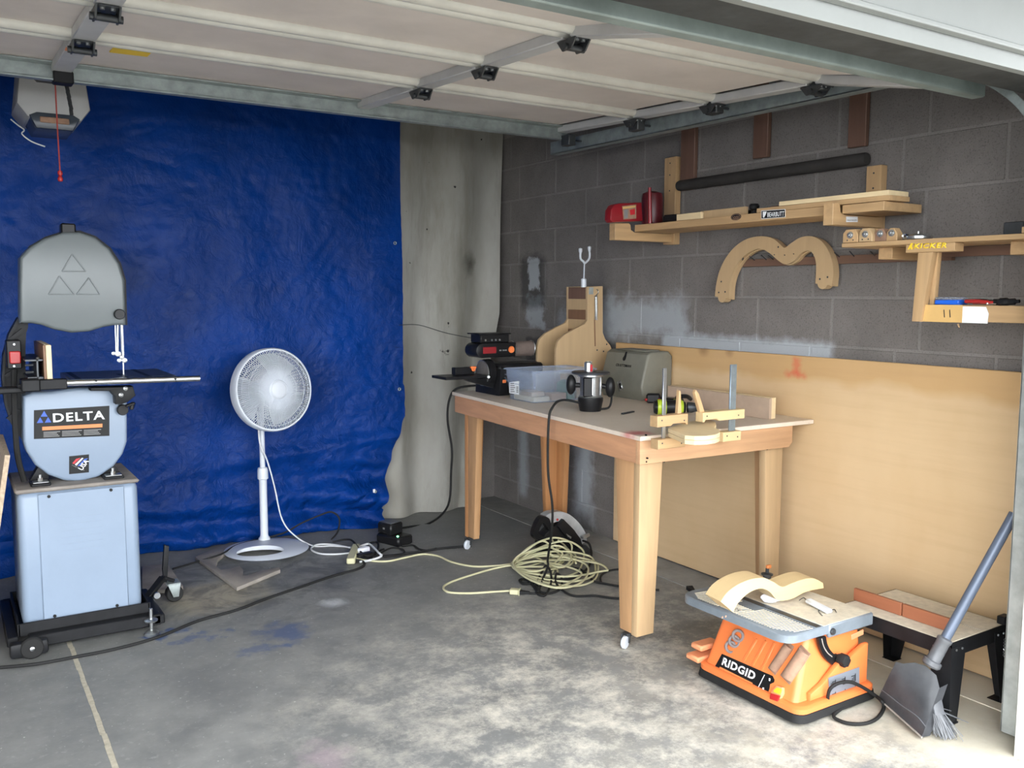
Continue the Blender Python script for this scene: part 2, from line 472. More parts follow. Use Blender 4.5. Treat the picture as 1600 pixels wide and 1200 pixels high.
# concrete floor with dust, stains and spots of paint
k = N('stained concrete floor')
big = k.noise(1.3, 7, .66, dist=.15); mid = k.noise(4.5, 7, .7, dist=.12); fine = k.noise(38, 4, .6)
cl = k.mix(k.ramp(mid, .32, .68), (.165,.168,.164), (.265,.265,.255))
cl = k.mix(k.math('MULTIPLY', k.ramp(big, .48, .66), .38), cl, (.13,.135,.137))
cl = k.mix(k.math('MULTIPLY', k.ramp(fine, .58, .72), .35), cl, (.40,.39,.37))
cl = k.mix(k.math('MULTIPLY', k.ramp(k.noise(75, 2, .4), .735, .75), .6), cl, (.60,.59,.55))
d1 = k.spot((2.95,1.35,0), 1.75, .75, (1,1.15,1), .25, 3)
d1 = k.math('MULTIPLY', d1, k.ramp(k.noise(5.5, 10, .8, (1,1,1), dist=.08), .40, .60))
cl = k.mix(d1, cl, (.50,.455,.36))
d2 = k.spot((2.98,1.55,0), .62, .55, (1.0,.62,1), .08, 6)
cl = k.mix(k.math('MULTIPLY', d2, .92), cl, (.52,.475,.375))
d3 = k.math('MULTIPLY', k.spot((2.1,2.3,0), 1.5, .6, (1,1,1), .2, 3), k.ramp(k.noise(5, 10, .82, dist=.08), .45, .63))
cl = k.mix(d3, cl, (.58,.545,.47))
d4 = k.spot((1.0,4.25,0), .30, .6, (.9,1,1), .10, 7)
cl = k.mix(k.math('MULTIPLY', d4, .75), cl, (.40,.35,.25))
for c, r, s, q in (((1.16,3.62,0), .12, (1,.8,1), .55), ((.72,3.86,0), .06, (.6,1,1), .8), ((1.02,3.50,0), .06, (.6,1,1), .4), ((.86,3.75,0), .05, (.4,1,1), .5)):
    cl = k.mix(k.math('MULTIPLY', k.spot(c, r, .6, s, .06, 14), q), cl, (.03,.075,.22))
cl = k.mix(k.math('MULTIPLY', k.spot((1.47,3.86,0), .075, .8, (.9,1,1), .02, 14), .8), cl, (.62,.64,.65))
cl = k.mix(k.math('MULTIPLY', k.spot((.93,2.55,0), .10, .8, (1,.7,1), .05, 14), .35), cl, (.42,.30,.36))
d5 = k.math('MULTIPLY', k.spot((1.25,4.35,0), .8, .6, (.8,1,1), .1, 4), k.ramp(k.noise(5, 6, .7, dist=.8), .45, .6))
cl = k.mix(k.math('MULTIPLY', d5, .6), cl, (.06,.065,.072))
k.bump(k.math('MULTIPLY_ADD', fine, .5, mid), .25, .004)
M['floor'] = k.done(cl, k.ramp(mid, .3, .7, .48, .75), 0, .35)
M['driveway'] = paint('grey driveway', (.13,.127,.12), .85, 0, .15, 3)
k = N('pale concrete footing')
cl = k.mix(k.ramp(k.noise(6, 6, .65), .3, .7), (.21,.21,.20), (.33,.325,.31))
cl = k.mix(k.math('MULTIPLY', k.ramp(k.sep()[1], 2.2, 3.0, 1, 0), .9), cl, (.62,.57,.46))
k.bump(k.noise(60, 4), .3, .003)
M['footing'] = k.done(cl, .85, 0, .2)
M['joint'] = paint('sand filled joint', (.46,.42,.33), .9, 0, .2, 40, .4, 120)

# thin clear plastic of the storage bin and small boxes: light passes through, a little frosted
k = N('cloudy clear plastic')
tr = k.n('ShaderNodeBsdfTransparent'); tr.inputs[0].default_value = (.86,.90,.97,1)
mx = k.n('ShaderNodeMixShader'); mx.inputs[0].default_value = .17
k.link(tr.outputs[0], mx.inputs[1]); k.link(k.b.outputs[0], mx.inputs[2])
k.link(mx.outputs[0], k.t.nodes['Material Output'].inputs['Surface'])
M['clear'] = k.done((.62,.68,.76), .25, 0, .5)
k = N('green indicator light')
k.b.inputs['Emission Color'].default_value = (.2,1,.45,1); k.b.inputs['Emission Strength'].default_value = 4
M['led'] = k.done((.1,.6,.3), .3)

# ================================================================== the room
WX, WY = 3.25, 5.36                       # block wall on the right, back wall
bm = B(); box(bm, (-2.6,1.40,-.12), (.369,5.5,0)); box(bm, (.381,1.40,-.12), (3.4,5.5,0)); box(bm, (.369,1.40,-.12), (.381,5.5,-.006))
struct('floor', bm, M['floor'])
fl = bpy.data.objects['floor']
bm = B(); random.seed(3)
for i in range(42):
    y0 = 1.45+i*.085
    dx = .004*fnoise(i*.7, 2)
    box(bm, (.3695+dx-.004, y0, -.006), (.3805+dx+.004*random.random(), y0+.086, .0012), .0006)
part('joint_filler', bm, M['joint'], fl, 'pale sand filled joint line', kind='stuff')
bm = B(); box(bm, (-14,-14,-.14), (14,.70,-.014)); struct('driveway', bm, M['driveway'])
bm = B(); box(bm, (-6,.705,-.14), (6,1.398,-.006)); struct('trim_9', bm, M['footing'], 'pale concrete apron before the opening')
bm = B(); box(bm, (3.02,1.56,0), (3.25,5.2,.004)); struct('trim_1', bm, M['footing'], 'pale concrete footing strip along the block wall')

# block wall: mortar backing, every block a piece of its own
bm = B(); box(bm, (WX+.004,1.42,-.1), (WX+.22,5.5,2.7)); wall = struct('wall_right', bm, M['mortar'])
CH, CL, G = .2105, .4165, .011
protos = {}
def block(y0, y1, z0, z1):
    key = (round(y1-y0,4), round(z1-z0,4))
    if key not in protos:
        b = B(); box(b, (.0015,-(y1-y0)/2,-(z1-z0)/2), (.06,(y1-y0)/2,(z1-z0)/2), .003)
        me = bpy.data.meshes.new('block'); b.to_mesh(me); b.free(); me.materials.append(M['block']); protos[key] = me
    o = bpy.data.objects.new('block', protos[key]); COL.objects.link(o)
    o.parent = wall; o.location = (WX+.001*fnoise(y0*9, z0*7), (y0+y1)/2, (z0+z1)/2)
zc = [1.42+CH*i for i in range(-6, 6)]
zs = [0.0]+[z for z in zc if z > .05]
for r in range(len(zs)-1):
    z0, z1 = zs[r], zs[r+1]
    q = round((z1-1.42)/CH)                          # course number, 0 just under the mortar line at 1.42 m
    base = 2.541 if q % 2 == 0 else 2.648+.0
    n0 = math.floor((1.44-base)/CL)
    for i in range(n0, n0+12):
        a, b = max(base+i*CL, 1.44), min(base+(i+1)*CL, 5.36)
        if b-a > .03: block(a+G/2, b-G/2, z0+G/2, z1-G/2)

bm = B(); box(bm, (-2.6,WY,-.1), (3.45,WY+.2,2.7)); struct('wall_back', bm, M['block'])
bm = B(); box(bm, (-2.8,1.3,-.1), (-2.6,5.56,2.7)); struct('wall_left', bm, M['drywall'])
bm = B(); box(bm, (-2.8,1.38,2.66), (3.47,5.56,2.78)); struct('ceiling', bm, M['drywall'])
bm = B(); box(bm, (-3.2,.35,2.33), (3.9,1.378,2.36)); box(bm, (-3.2,.32,2.33), (3.9,.35,2.50)); box(bm, (-3.2,.35,2.36), (3.9,1.36,2.40)); struct('shading_eave', bm, M['white_paint'])  # eave added out of view, low and deep to shade boards and front floor
# front wall: lintel over the opening and the return beside the post
bm = B(); box(bm, (-2.6,1.42,2.05), (3.45,1.55,2.66)); box(bm, (2.985,1.42,-.1), (3.25,1.50,2.05))
struct('wall_front', bm, M['soffit'])
bm = B(); box(bm, (-2.6,1.395,2.047), (3.47,1.42,2.66)); box(bm, (-2.6,1.380,2.100), (3.47,1.395,2.66)); box(bm, (-2.6,1.366,2.088), (3.47,1.395,2.102), .003)
struct('trim_2', bm, M['white_paint'], 'white boards over the outside of the opening')
bm = B(); box(bm, (2.755,1.385,-.005), (3.47,1.412,2.047), .002); struct('trim_3', bm, M['jamb_white'], 'white jamb board outside the door post')
for i, (px, p2) in enumerate((((1066,1088), 190), ((1179,1202), 190), ((1327,1355), 190))):
    y1, y0 = onx(px[0], p2, 3.23).y, onx(px[1], p2, 3.23).y
    bm = B(); box(bm, (3.222,y0,2.06-.10*(i==0)-.02*(i==2)), (3.247,y1,2.66), .003)
    struct('trim_%d' % (4+i), bm, M['brown_wood'], ('farthest','middle','nearest')[i]+' of three brown upright boards on the upper block wall')

# hardboard sheet against the wall
bm = B(); box(bm, (3.228,1.665,.012), (3.244,3.985,1.160), .002)
v = [p for p in bm.verts if p.co.y > 3.5]
for p in v: p.co.y += (.42 if p.co.z < .5 else 0.0)*0.0
solo('hardboard_sheet', bm, M['hardboard'], 'large tan hardboard sheet standing against the block wall under the shelves', 'board')

# ---------------------------------------------------------------- overhead door, open
DX0, DX1 = -1.92, 2.80
joints = [3.90, 3.30, 2.80, 2.27, 1.72]
def dz(y): return 2.232+.040*(y-2.27) if y > 2.27 else 2.232-.20*(2.27-y)
bm = B(); box(bm, (DX0,3.895,dz(3.9)-.0), (DX1,3.915,dz(3.9)+.05)); door = struct('door_1', bm, M['galv'], 'open sectional overhead door, pale panels seen from below')
stiles = [(-.92,.07), (.43,.07), (1.66,.06), (2.765,.06), (-1.88,.07)]
for a, b in zip(joints, joints[1:]):
    bm = B()
    v = [(DX0,b,dz(b)),(2.712,b,dz(b)),(2.712,a,dz(a)),(DX0,a,dz(a))]
    prism(bm, v, (0,0,.045)); part('panel', bm, M['door_panel'], door)
for a, b in zip(joints, joints[1:]):
    for x, w in stiles:
        bm = B(); obox(bm, (x,b+.02,dz(b)-.016), (x,a-.02,dz(a)-.016), w, .034, bev=.003)
        part('stile', bm, M['door_stile'], door)
for y in joints[1:4]:
    xs = sorted([DX0]+[x for x, w in stiles]+[DX1])
    bm = B()
    for s in (-.019, .019):
        cyl(bm, (DX0,y+s*1.3,dz(y)-.004), (DX1,y+s*1.3,dz(y)-.004), .023, n=10)
    part('rib', bm, M['door_rib'], door)
# struts stiffening the first and last panel
bm = B(); y = 3.88
box(bm, (DX0,y,dz(y)-.062), (DX1,y+.004,dz(y)-.005)); box(bm, (DX0,y-.05,dz(y)-.010), (DX1,y,dz(y)-.004)); box(bm, (DX0,y,dz(y)-.062), (DX1,y+.045,dz(y)-.056)); box(bm, (DX0,y-.012,dz(y)-.066),(DX1,y+.004,dz(y)-.060))
part('rear_strut', bm, M['galv'], door)
bm = B(); box(bm, (DX0,1.655,2.055), (DX1+.02,1.70,2.106), .004); box(bm, (DX0,1.70,2.092), (DX1+.02,1.78,2.108), .002)
part('front_strut', bm, M['galv_green'], door)
bm = B(); box(bm, (DX0,1.60,2.105), (DX1+.05,1.70,2.18), .006); part('bottom_rail', bm, M['galv_green'], door)
bm = B(); box(bm, (DX0,1.578,2.10), (DX1+.03,1.60,2.20), .008); part('bottom_seal', bm, M['black_rubber'], door)
for y in joints[1:4]:
    for x, w in stiles[1:4]:
        z = dz(y)-.036
        bm = B()
        box(bm, (x-w*.40,y-.055,z-.004), (x+w*.40,y+.055,z), .002)
        prism(bm, [(x-w*.48,y-.05,z),(x-w*.48,y+.05,z),(x-w*.48,y+.022,z-.032),(x-w*.48,y-.022,z-.032)], (.005,0,0))
        prism(bm, [(x+w*.48,y-.05,z),(x+w*.48,y+.05,z),(x+w*.48,y+.022,z-.032),(x+w*.48,y-.022,z-.032)], (-.005,0,0))
        cyl(bm, (x-w*.62,y,z-.022), (x+w*.62,y,z-.022), .011, n=10)
        h = part('hinge', bm, M['dark_steel'], door)
        bm = B()
        for s in (-1,1):
            for q in (-.03,.03): cyl(bm, (x+s*w*.2,y+q,z-.009), (x+s*w*.2,y+q,z-.002), .007, n=6)
        part('bolt', bm, M['steel'], h)
bm = B(); p = onz(205,80,2.262)
q = [onz(px,py,dz(3.45)-.002) for px,py in ((177,75),(238,81),(230,89),(171,82))]; prism(bm, q, (0,0,.006)); part('sticker', bm, M['print_yellow'], door, 'faded yellow sticker')
bm = B(); q = [onz(px,py,dz(3.45)-.036) for px,py in ((103,75),(129,78),(127,82),(101,79))]; prism(bm, q, (0,0,.004)); part('sticker', bm, M['print_orange'], door, 'small orange sticker')
# right hand track with rollers
tr = thing('door_track', 'galvanised roller track of the overhead door, upright post curving along the wall', 'track', (2.90,1.52,0))
def tz(y): return 2.172+.010*(y-1.97)
bm = B()
obox(bm, (2.862,1.95,tz(1.95)+.03), (2.862,4.12,tz(4.12)+.03), .004, .062)
obox(bm, (2.885,1.95,tz(1.95)), (2.885,4.12,tz(4.12)), .05, .005); obox(bm, (2.875,1.95,tz(1.95)+.062), (2.875,4.12,tz(4.12)+.062), .03, .004)
part('horizontal_rail', bm, M['galv'], tr)
pts = [(2.885,1.490,1.62),(2.885,1.490,1.80),(2.885,1.53,1.97),(2.885,1.64,2.09),(2.885,1.78,2.16),(2.885,1.95,tz(1.95)+.02)]
bm = B()
P = smooth_path(pts, 6)
for a, b in zip(P, P[1:]): obox(bm, a, b, .046, .004, up=(0,1,1)); obox(bm, Vector(a)-Vector((.024,0,0)), Vector(b)-Vector((.024,0,0)), .004, .026, up=(0,1,1))
part('curved_rail', bm, M['galv'], tr)
bm = B()
box(bm, (2.858,1.462,.012), (2.864,1.512,1.66), .001); box(bm, (2.858,1.508,.012), (2.905,1.513,1.66), .001); box(bm, (2.858,1.460,.012),(2.870,1.464,1.66))
part('vertical_rail', bm, M['galv_bright'], tr)
bm = B(); box(bm, (2.905,1.500,.0), (2.975,1.506,2.03), .001); box(bm, (2.902,1.44,0), (2.908,1.506,2.03), .001)
ap_ = part('angle_post', bm, M['galv_bright'], tr)
bm = B()
for z in (.05,.09,.30,.34,.80,.84,1.30,1.34,1.70): obox(bm, (2.93,1.4992,z), (2.93,1.4992,z+.022), .010, .0012, up=(0,1,0)); obox(bm, (2.955,1.4992,z+.01), (2.955,1.4992,z+.032), .008, .0012, up=(0,1,0))
part('slot', bm, M['decal_black'], ap_, kind='stuff')
for z in (.12,.62,1.16,1.56):
    bm = B(); box(bm, (2.868,1.500,z), (2.955,1.507,z+.055), .002); br = part('bracket', bm, M['galv'], tr)
    for x in (2.885,2.935): bm = B(); cyl(bm, (x,1.499,z+.028), (x,1.490,z+.028), .009, n=6); part('bolt', bm, M['dark_steel'], br)
for y in (1.98, 2.27, 2.80, 3.30, 3.84):
    bm = B(); cyl(bm, (2.868,y,tz(y)+.032), (2.884,y,tz(y)+.032), .022, n=14); cyl(bm, (2.76,y,tz(y)+.034), (2.87,y,tz(y)+.034), .005, n=8)
    box(bm, (2.755,y-.035,tz(y)+.004), (2.80,y+.035,tz(y)+.060), .004)
    part('roller', bm, M['dark_steel'], tr)
for y in (2.6, 4.05):
    bm = B(); obox(bm, (2.90,y,tz(y)+.06), (2.90,y,2.66), .035, .004, up=(0,1,0)); part('hanger', bm, M['galv'], tr)

# ---------------------------------------------------------------- door opener hanging behind the door
op = thing('door_opener', 'pale ceiling mounted garage door motor in front of the blue tarp', 'opener', (.46,4.62,2.15))
bm = B(); prism(bm, [(.315,4.46,2.24),(.335,4.46,2.41),(.585,4.46,2.41),(.605,4.46,2.24),(.565,4.46,2.185),(.355,4.46,2.185)], (0,.34,0), .012)
part('housing', bm, M['opener_white'], op)
bm = B(); prism(bm, [(.36,4.452,2.195),(.39,4.452,2.21),(.535,4.452,2.21),(.56,4.452,2.195),(.53,4.452,2.14),(.385,4.452,2.14)], (0,.28,0), .01); part('light_lens', bm, M['lens_grey'], op)
bm = B(); box(bm, (.40,4.444,2.165), (.515,4.452,2.190), .003); part('label_plate', bm, M['drum'], op)
bm = B(); box(bm, (.385,4.40,2.335), (.535,4.47,2.42), .01); part('chain_cover', bm, M['black_plastic'], op)
bm = B(); obox(bm, (.46,1.56,2.40), (.46,4.46,2.40), .035, .045, bev=.003); part('rail', bm, M['dark_steel'], op)
bm = B(); tube(bm, [(.30,4.60,2.19),(.325,4.56,2.16),(.345,4.54,2.14),(.335,4.53,2.12),(.37,4.52,2.09),(.42,4.5,2.07)], .003, 6); part('antenna_wire', bm, M['white_cord'], op)
for x in (.36,.56):
    bm = B(); box(bm, (x-.012,4.60,2.41), (x+.012,4.603,2.66)); part('hanger', bm, M['galv'], op)
bm = B(); box(bm, (.40,3.86,dz(3.9)-.075), (.47,3.925,dz(3.9)-.030), .004); obox(bm, (.455,3.93,2.30), (.46,4.12,2.38), .03, .006); obox(bm, (.452,3.90,2.27), (.455,3.94,2.33), .04, .03, bev=.003)
random.seed(5)
for i in range(7): obox(bm, (.455+.003*i,4.02,2.29-.022*i), (.457+.003*i+.004*random.random(),4.02,2.265-.022*i), .020-.001*i, .012)
part('door_arm', bm, M['black_iron'], op, 'black hanging door arm')
bm = B(); tube(bm, [(.438,4.2,2.40),(.440,4.2,2.286),(.441,4.2,2.10),(.443,4.2,1.93)], .003, 6); part('pull_cord', bm, M['red_rope'], op, 'thin red pull cord')
bm = B(); lathe(bm, (.443,4.2,1.935), (0,0,-1), [(0,0),(.008,.002),(.010,.014),(.006,.022),(.011,.034),(.008,.044),(0,.046)], 10); part('pull_handle', bm, M['red_plastic'], op, 'red pull handle')

# ---------------------------------------------------------------- blue tarp and canvas sheet across the back
def tarp_f(u, v):
    z = 2.56*v
    right = 2.433
    if z < .87: right = 2.440
    if z < .66: right = 2.438-.19*min(1,(0.66-z)/.55)**.8
    if z < .10: right = 2.262
    x = -1.0+(right+1.0)*u
    y = 5.115+.028*fnoise(x*1.3, z*1.1, 3)+.016*fnoise(x*4, z*2.2, 9)
    y += .010*(.5-abs(fnoise(x*7+3*fnoise(z*3,x), z*6, 4)))+.005*(.5-abs(fnoise(x*19, z*15, 8)))
    lowf = max(0, 1-z/.62)                          # loose folds where it bunches up near the floor
    dip = .55*sin((x-1.1)*1.4)
    y += -(.025+.12*max(0,min(1,(x-1.75)*2.2)))*lowf**1.5 + lowf*(.55+.45*max(0,min(1,(x-1.7)*3)))*(.055*sin(z*24+x*2.6+4*fnoise(x*1.4,z*2,2)) + .07*fnoise(x*3.2+z*2,z*9,6)+.075*(.5-abs(fnoise(x*8+2*fnoise(z*5,x*2),z*11,1))))
    y -= .03*math.exp(-((z-.50-.10*(x-1.8))/.05)**2)*max(0,min(1,(x-.8)*1.2))
    y -= .05*max(0,min(1,(.9-x)/.5))*lowf
    z2 = z+.012*fnoise(x*3, 7)*(1-v)
    if v == 0: z2 = .004
    rgt = max(0,min(1,(x-1.5)/.7))*max(0,min(1,(1.35-z)/.5))
    y -= rgt*.016*(.5-abs(fnoise(x*16+2*fnoise(z*9,x*4),z*13,2)))
    y -= .020*max(0,1-abs(z-(.98-.18*(x-.9)))/.07)*max(0,min(1,(x-.9)*2))*max(0,min(1,(1.7-x)*2))
    return Vector((x, min(y, 5.20), z2))
bm = B(); sheet(bm, tarp_f, 230, 200)
tp = thing('blue_tarp', 'shiny blue plastic tarpaulin hung across the back of the garage', 'tarp', (.7,5.0,0))
part('sheet', bm, M['tarp'], tp)
for px, py in ((617,380), (624,608), (586,768)):
    c = ony(px, py, 5.005); bm = B()
    lathe(bm, c, (0,-1,.1), [(.005,0),(.010,0),(.011,.003),(.008,.005),(.005,.003)], 14); part('grommet', bm, M['galv'], tp)
bm = B(); c = ony(585,767,4.93); box(bm, c-Vector((.008,0,.011)), c+Vector((.006,.004,.011)), .001); part('tag', bm, M['white_cord'], tp)
def canvas_f(u, v):
    z = 2.6*v
    r = 2.935+.235*min(1,z/1.3)+.075*max(0,min(1,(z-1.0)/1.5))
    x = 2.18+(r-2.18)*u
    wv = .035*sin(u*15+.8*sin(z*1.2))*(.45+.55*(u > .0))*max(.25,min(1,1.5-z*.35))
    y = 5.225+wv+.02*fnoise(x*2.5, z*1.2, 5)-.07*max(0,1-z/.9)**1.3+.03*max(0,1-z/.5)*fnoise(x*5,z*4,2)
    y -= .05*max(0,(u-.9)/.1)*(.5+.5*sin(z*2))
    return Vector((x, y, z if v > 0 else .004))
bm = B(); sheet(bm, canvas_f, 90, 90)
solo('canvas_sheet', bm, M['canvas'], 'stained off-white canvas dust sheet hanging between blue tarp and block wall', 'sheet')
bm = B(); tube(bm, [tuple(ony(624,508,5.0)), tuple(ony(655,508,5.03)), tuple(ony(700,521,5.05)), tuple(ony(758,532,5.0))], .0025, 6)
solo('wire', bm, M['dark_steel'], 'thin dark wire strung across the canvas sheet', 'wire')

# ================================================================== band saw
def Pl(y):                                 # polygon corners read off on the upright plane at depth y
    return lambda *pts: [ony(px, py, y) for px, py in pts]
bs = thing('band_saw', 'tall band saw with pale grey wheel covers on a light blue cabinet before the tarp', 'saw', (.44,4.15,.075))
bm = B(); box(bm, (.212,3.985,.082), (.662,4.40,.640), .028, 3)
cab = part('cabinet', bm, M['saw_blue'], bs)
bm = B(); box(bm, (.285,3.978,.105), (.606,3.988,.628), .003); dr = part('door', bm, M['saw_blue'], bs)
bm = B()
for x, z in ((.325,.617), (.555,.617), (.325,.122), (.560,.122)): cyl(bm, (x,3.9785,z), (x,3.974,z), .0065, n=10)
part('screw', bm, M['decal_black'], dr, kind='stuff')
for i in range(6):
    bm = B(); obox(bm, (.362,3.979,.385+.027*i), (.520,3.979,.385+.027*i), .004, .0035, up=(0,0,1)); part('louvre', bm, M['saw_blue'], dr)
bm = B(); box(bm, (.205,3.975,.636), (.668,4.41,.652), .008); part('cabinet_top', bm, M['mdf_grey'], bs, 'dusty cabinet top')
LY, UY = 4.07, 4.07
low = Pl(LY)((36,619),(52,613),(80,612),(100,609),(125,606),(160,606),(199,612),(199,690),(192,710),(178,729),(155,745),(125,753),(100,751),(75,742),(55,727),(41,706),(36,690))
bm = B(); prism(bm, low, (0,.125,0), .013, 3); part('lower_cover', bm, M['saw_blue'], bs)
upp = Pl(UY)((31,505),(31,403),(46,386),(70,372),(98,363),(125,362),(150,371),(171,388),(187,412),(195,438),(197,508),(180,508),(162,511),(140,518),(112,520),(85,515),(66,508),(48,505))
bm = B(); prism(bm, upp, (0,.125,0), .013, 3); uc = part('upper_cover', bm, M['saw_grey'], bs)
bm = B(); prism(bm, Pl(4.195)((29,505),(29,403),(46,384),(70,370),(98,361),(125,360),(150,369),(173,387),(189,411),(197,438),(199,508)), (0,.02,0)); part('back_plate', bm, M['black_iron'], bs)
def tri(apex, l, r):
    bm = B(); a, b, c = [ony(px, py, UY-.0015) for px, py in (apex, l, r)]
    for p, q in ((a,b),(a,c),(b,c)): obox(bm, p, q, .0045, .006, up=(0,1,0), bev=.0012)
    part('emblem', bm, M['saw_grey'], uc)
tri((113,397),(97,424),(134,424)); tri((93,431),(76,460),(116,460)); tri((139,434),(120,460),(156,460))
bm = B(); c = ony(186,491,UY); lathe(bm, c, (0,-1,0), [(0,.022),(.019,.022),(.022,.016),(.022,.004),(.012,0)], 20); part('latch_knob', bm, M['black_plastic'], bs)
bm = B(); c = ony(207,641,LY-.01)
c = ony(191,640,LY-.01); lathe(bm, c, (0,-1,0), [(0,.022),(.020,.022),(.023,.016),(.023,.0),(.012,-.01)], 20); part('latch_knob', bm, M['black_plastic'], bs)
bm = B(); a = ony(94,360,4.13); b = ony(117,350,4.13); box(bm, (a.x,4.10,a.z-.015), (b.x,4.16,b.z), .006); part('tension_knob', bm, M['black_plastic'], bs)
# cast frame: the C shaped arm behind the covers
o = Pl(4.15)((44,488),(28,497),(14,522),(5,556),(3,592),(7,630),(17,662),(40,696))
i = Pl(4.15)((44,512),(41,520),(40,540),(40,560),(40,592),(40,620),(41,640),(44,668))
bm = B(); band(bm, o, i, (0,.10,0)); arm = part('frame_arm', bm, M['black_iron'], bs)
o = Pl(4.135)((28,497),(14,522),(5,556),(3,592),(7,630),(17,662)); i = Pl(4.135)((31,501),(18,525),(9,558),(7,592),(11,629),(20,659))
bm = B(); band(bm, o, i, (0,.02,0)); part('rim', bm, M['black_iron'], arm)
for a, b in (((12,533),(36,515)), ((8,588),(24,578)), ((12,655),(30,640))):
    bm = B(); obox(bm, ony(*a,4.14), ony(*b,4.14), .014, .025, up=(0,1,0)); part('rib', bm, M['black_iron'], arm)
bm = B(); a = ony(9,532,4.05); b = ony(35,576,4.05); box(bm, (a.x,4.05,b.z), (b.x,4.14,a.z), .004); sb = part('switch_box', bm, M['black_plastic'], bs)
bm = B(); a = ony(14,549,4.045); b = ony(33,568,4.045); box(bm, (a.x,4.040,b.z), (b.x,4.052,a.z), .004); part('rocker', bm, M['red_plastic'], sb, 'red rocker switch')
bm = B(); [cyl(bm, ony(px,py,4.051), ony(px,py,4.051)-Vector((0,.004,0)), .004, n=8) for px,py in ((22,538),(22,572))]; part('screw', bm, M['steel'], sb, kind='stuff')
bm = B(); tube(bm, [ony(22,578,4.07), ony(22,620,4.05), ony(24,670,4.05), ony(28,715,4.05), ony(38,752,4.06)], .011, 8); part('conduit', bm, M['black_rubber'], bs)
# table with rail, trunnion and fence
bm = B(); box(bm, (.42,3.93,1.062), (.82,4.33,1.086), .003); tb = part('table', bm, M['cast_iron'], bs)
bm = B(); box(bm, (.615,3.9285,1.078), (.635,4.13,1.0866)); part('slot', bm, M['black_iron'], tb)
bm = B(); box(bm, (.44,3.955,1.084), (.46,4.31,1.0868)); part('slot', bm, M['black_iron'], tb)
bm = B(); box(bm, (.705,3.929,1.084), (.725,4.33,1.0868)); part('slot', bm, M['black_iron'], tb)
bm = B(); cyl(bm, (.386,3.89,1.079), (.905,3.89,1.0725), .0125, n=16); ra = part('fence_rail', bm, M['chrome'], bs, 'shiny chrome fence rail')
for px in (150, 274):
    bm = B(); c = ony(px,595 if px==150 else 592,3.878); cyl(bm, c, c+Vector((0,-.002,0)), .005, n=10); part('hole', bm, M['decal_black'], ra)
bm = B(); a = ony(32,593,3.88); b = ony(63,611,3.88); box(bm, (a.x,3.86,b.z), (b.x,3.95,a.z), .005); box(bm, (b.x-.01,3.872,b.z+.004), (.40,3.915,a.z-.004), .003); box(bm, (.13,3.90,1.045), (.25,3.95,1.070), .006)
cyl(bm, (.23,3.885,1.075), (.25,3.885,1.075), .008, n=8)
fn = part('fence_clamp', bm, M['black_iron'], bs)
bm = B(); box(bm, (.333,3.90,1.094), (.352,4.31,1.228), .001); part('fence_board', bm, M['birch_y'], bs, 'wooden board bolted to the fence')
bm = B(); box(bm, (.324,3.905,1.094), (.3325,4.31,1.227)); part('fence_backing', bm, M['dark_ply'], bs, 'brown side of the fence board')
bm = B(); box(bm, (.268,3.92,1.094), (.322,4.30,1.104)); box(bm, (.300,3.92,1.10), (.306,4.30,1.172)); box(bm, (.262,3.92,1.166), (.322,4.30,1.172))
cyl(bm, (.262,3.935,1.15), (.29,3.935,1.15), .004, n=8); cyl(bm, (.262,3.935,1.122), (.29,3.935,1.122), .005, n=8)
part('fence_body', bm, M['dark_steel'], bs)
bm = B(); lathe(bm, (.308,3.95,1.172), (0,0,1), [(.007,0),(.008,.004),(.005,.008),(0,.008)], 10); part('bolt', bm, M['steel'], bs)
tn = Pl(4.0)((142,606),(208,604),(212,618),(200,628),(190,632),(181,632),(180,620),(172,611),(142,611))
bm = B(); prism(bm, tn, (0,.08,0), .004); t2 = part('trunnion', bm, M['black_iron'], bs)
for px, py in ((196,607),(189,617)):
    bm = B(); c = ony(px,py,3.999); lathe(bm, c, (0,-1,0), [(.009,0),(.009,.007),(.004,.009),(0,.006)], 10); part('bolt', bm, M['steel'], t2)
bm = B(); c = ony(203,633,3.99); obox(bm, c-Vector((.018,0,.004)), c+Vector((.02,0,.008)), .02, .012, bev=.004); obox(bm, c+Vector((.004,0,-.02)), c+Vector((.012,0,.012)), .014, .016, bev=.004); part('wing_knob', bm, M['black_plastic'], bs)
# blade and guides
a, b = ony(190,508,4.10), ony(190,586,4.10)
bm = B(); box(bm, (a.x-.002,4.098,b.z), (a.x+.002,4.108,a.z)); part('blade', bm, M['steel'], bs)
a, b = ony(188,507,4.11), ony(193,556,4.11)
bm = B(); box(bm, (a.x,4.105,b.z), (b.x+.003,4.125,a.z+.01), .002); part('guide_post', bm, M['white_metal'], bs)
a, b = ony(184,507,4.12), ony(184,552,4.12)
bm = B(); cyl(bm, b, a, .005, n=10); cyl(bm, a+Vector((-.01,0,0)), b+Vector((-.006,0,0)), .003, n=8); part('guide_rod', bm, M['steel'], bs)
gd = None
for px, py, r in ((184,553,.011),(177,552,.008),(186,563,.009),(194,563,.010),(190,558,.008)):
    bm = B(); c = ony(px,py,4.085); lathe(bm, c, (0,-1,0), [(0,.0),(r,.0),(r,.012),(r*.6,.013),(r*.5,.008),(0,.008)], 14)
    part('guide_bearing', bm, M['steel'], bs)
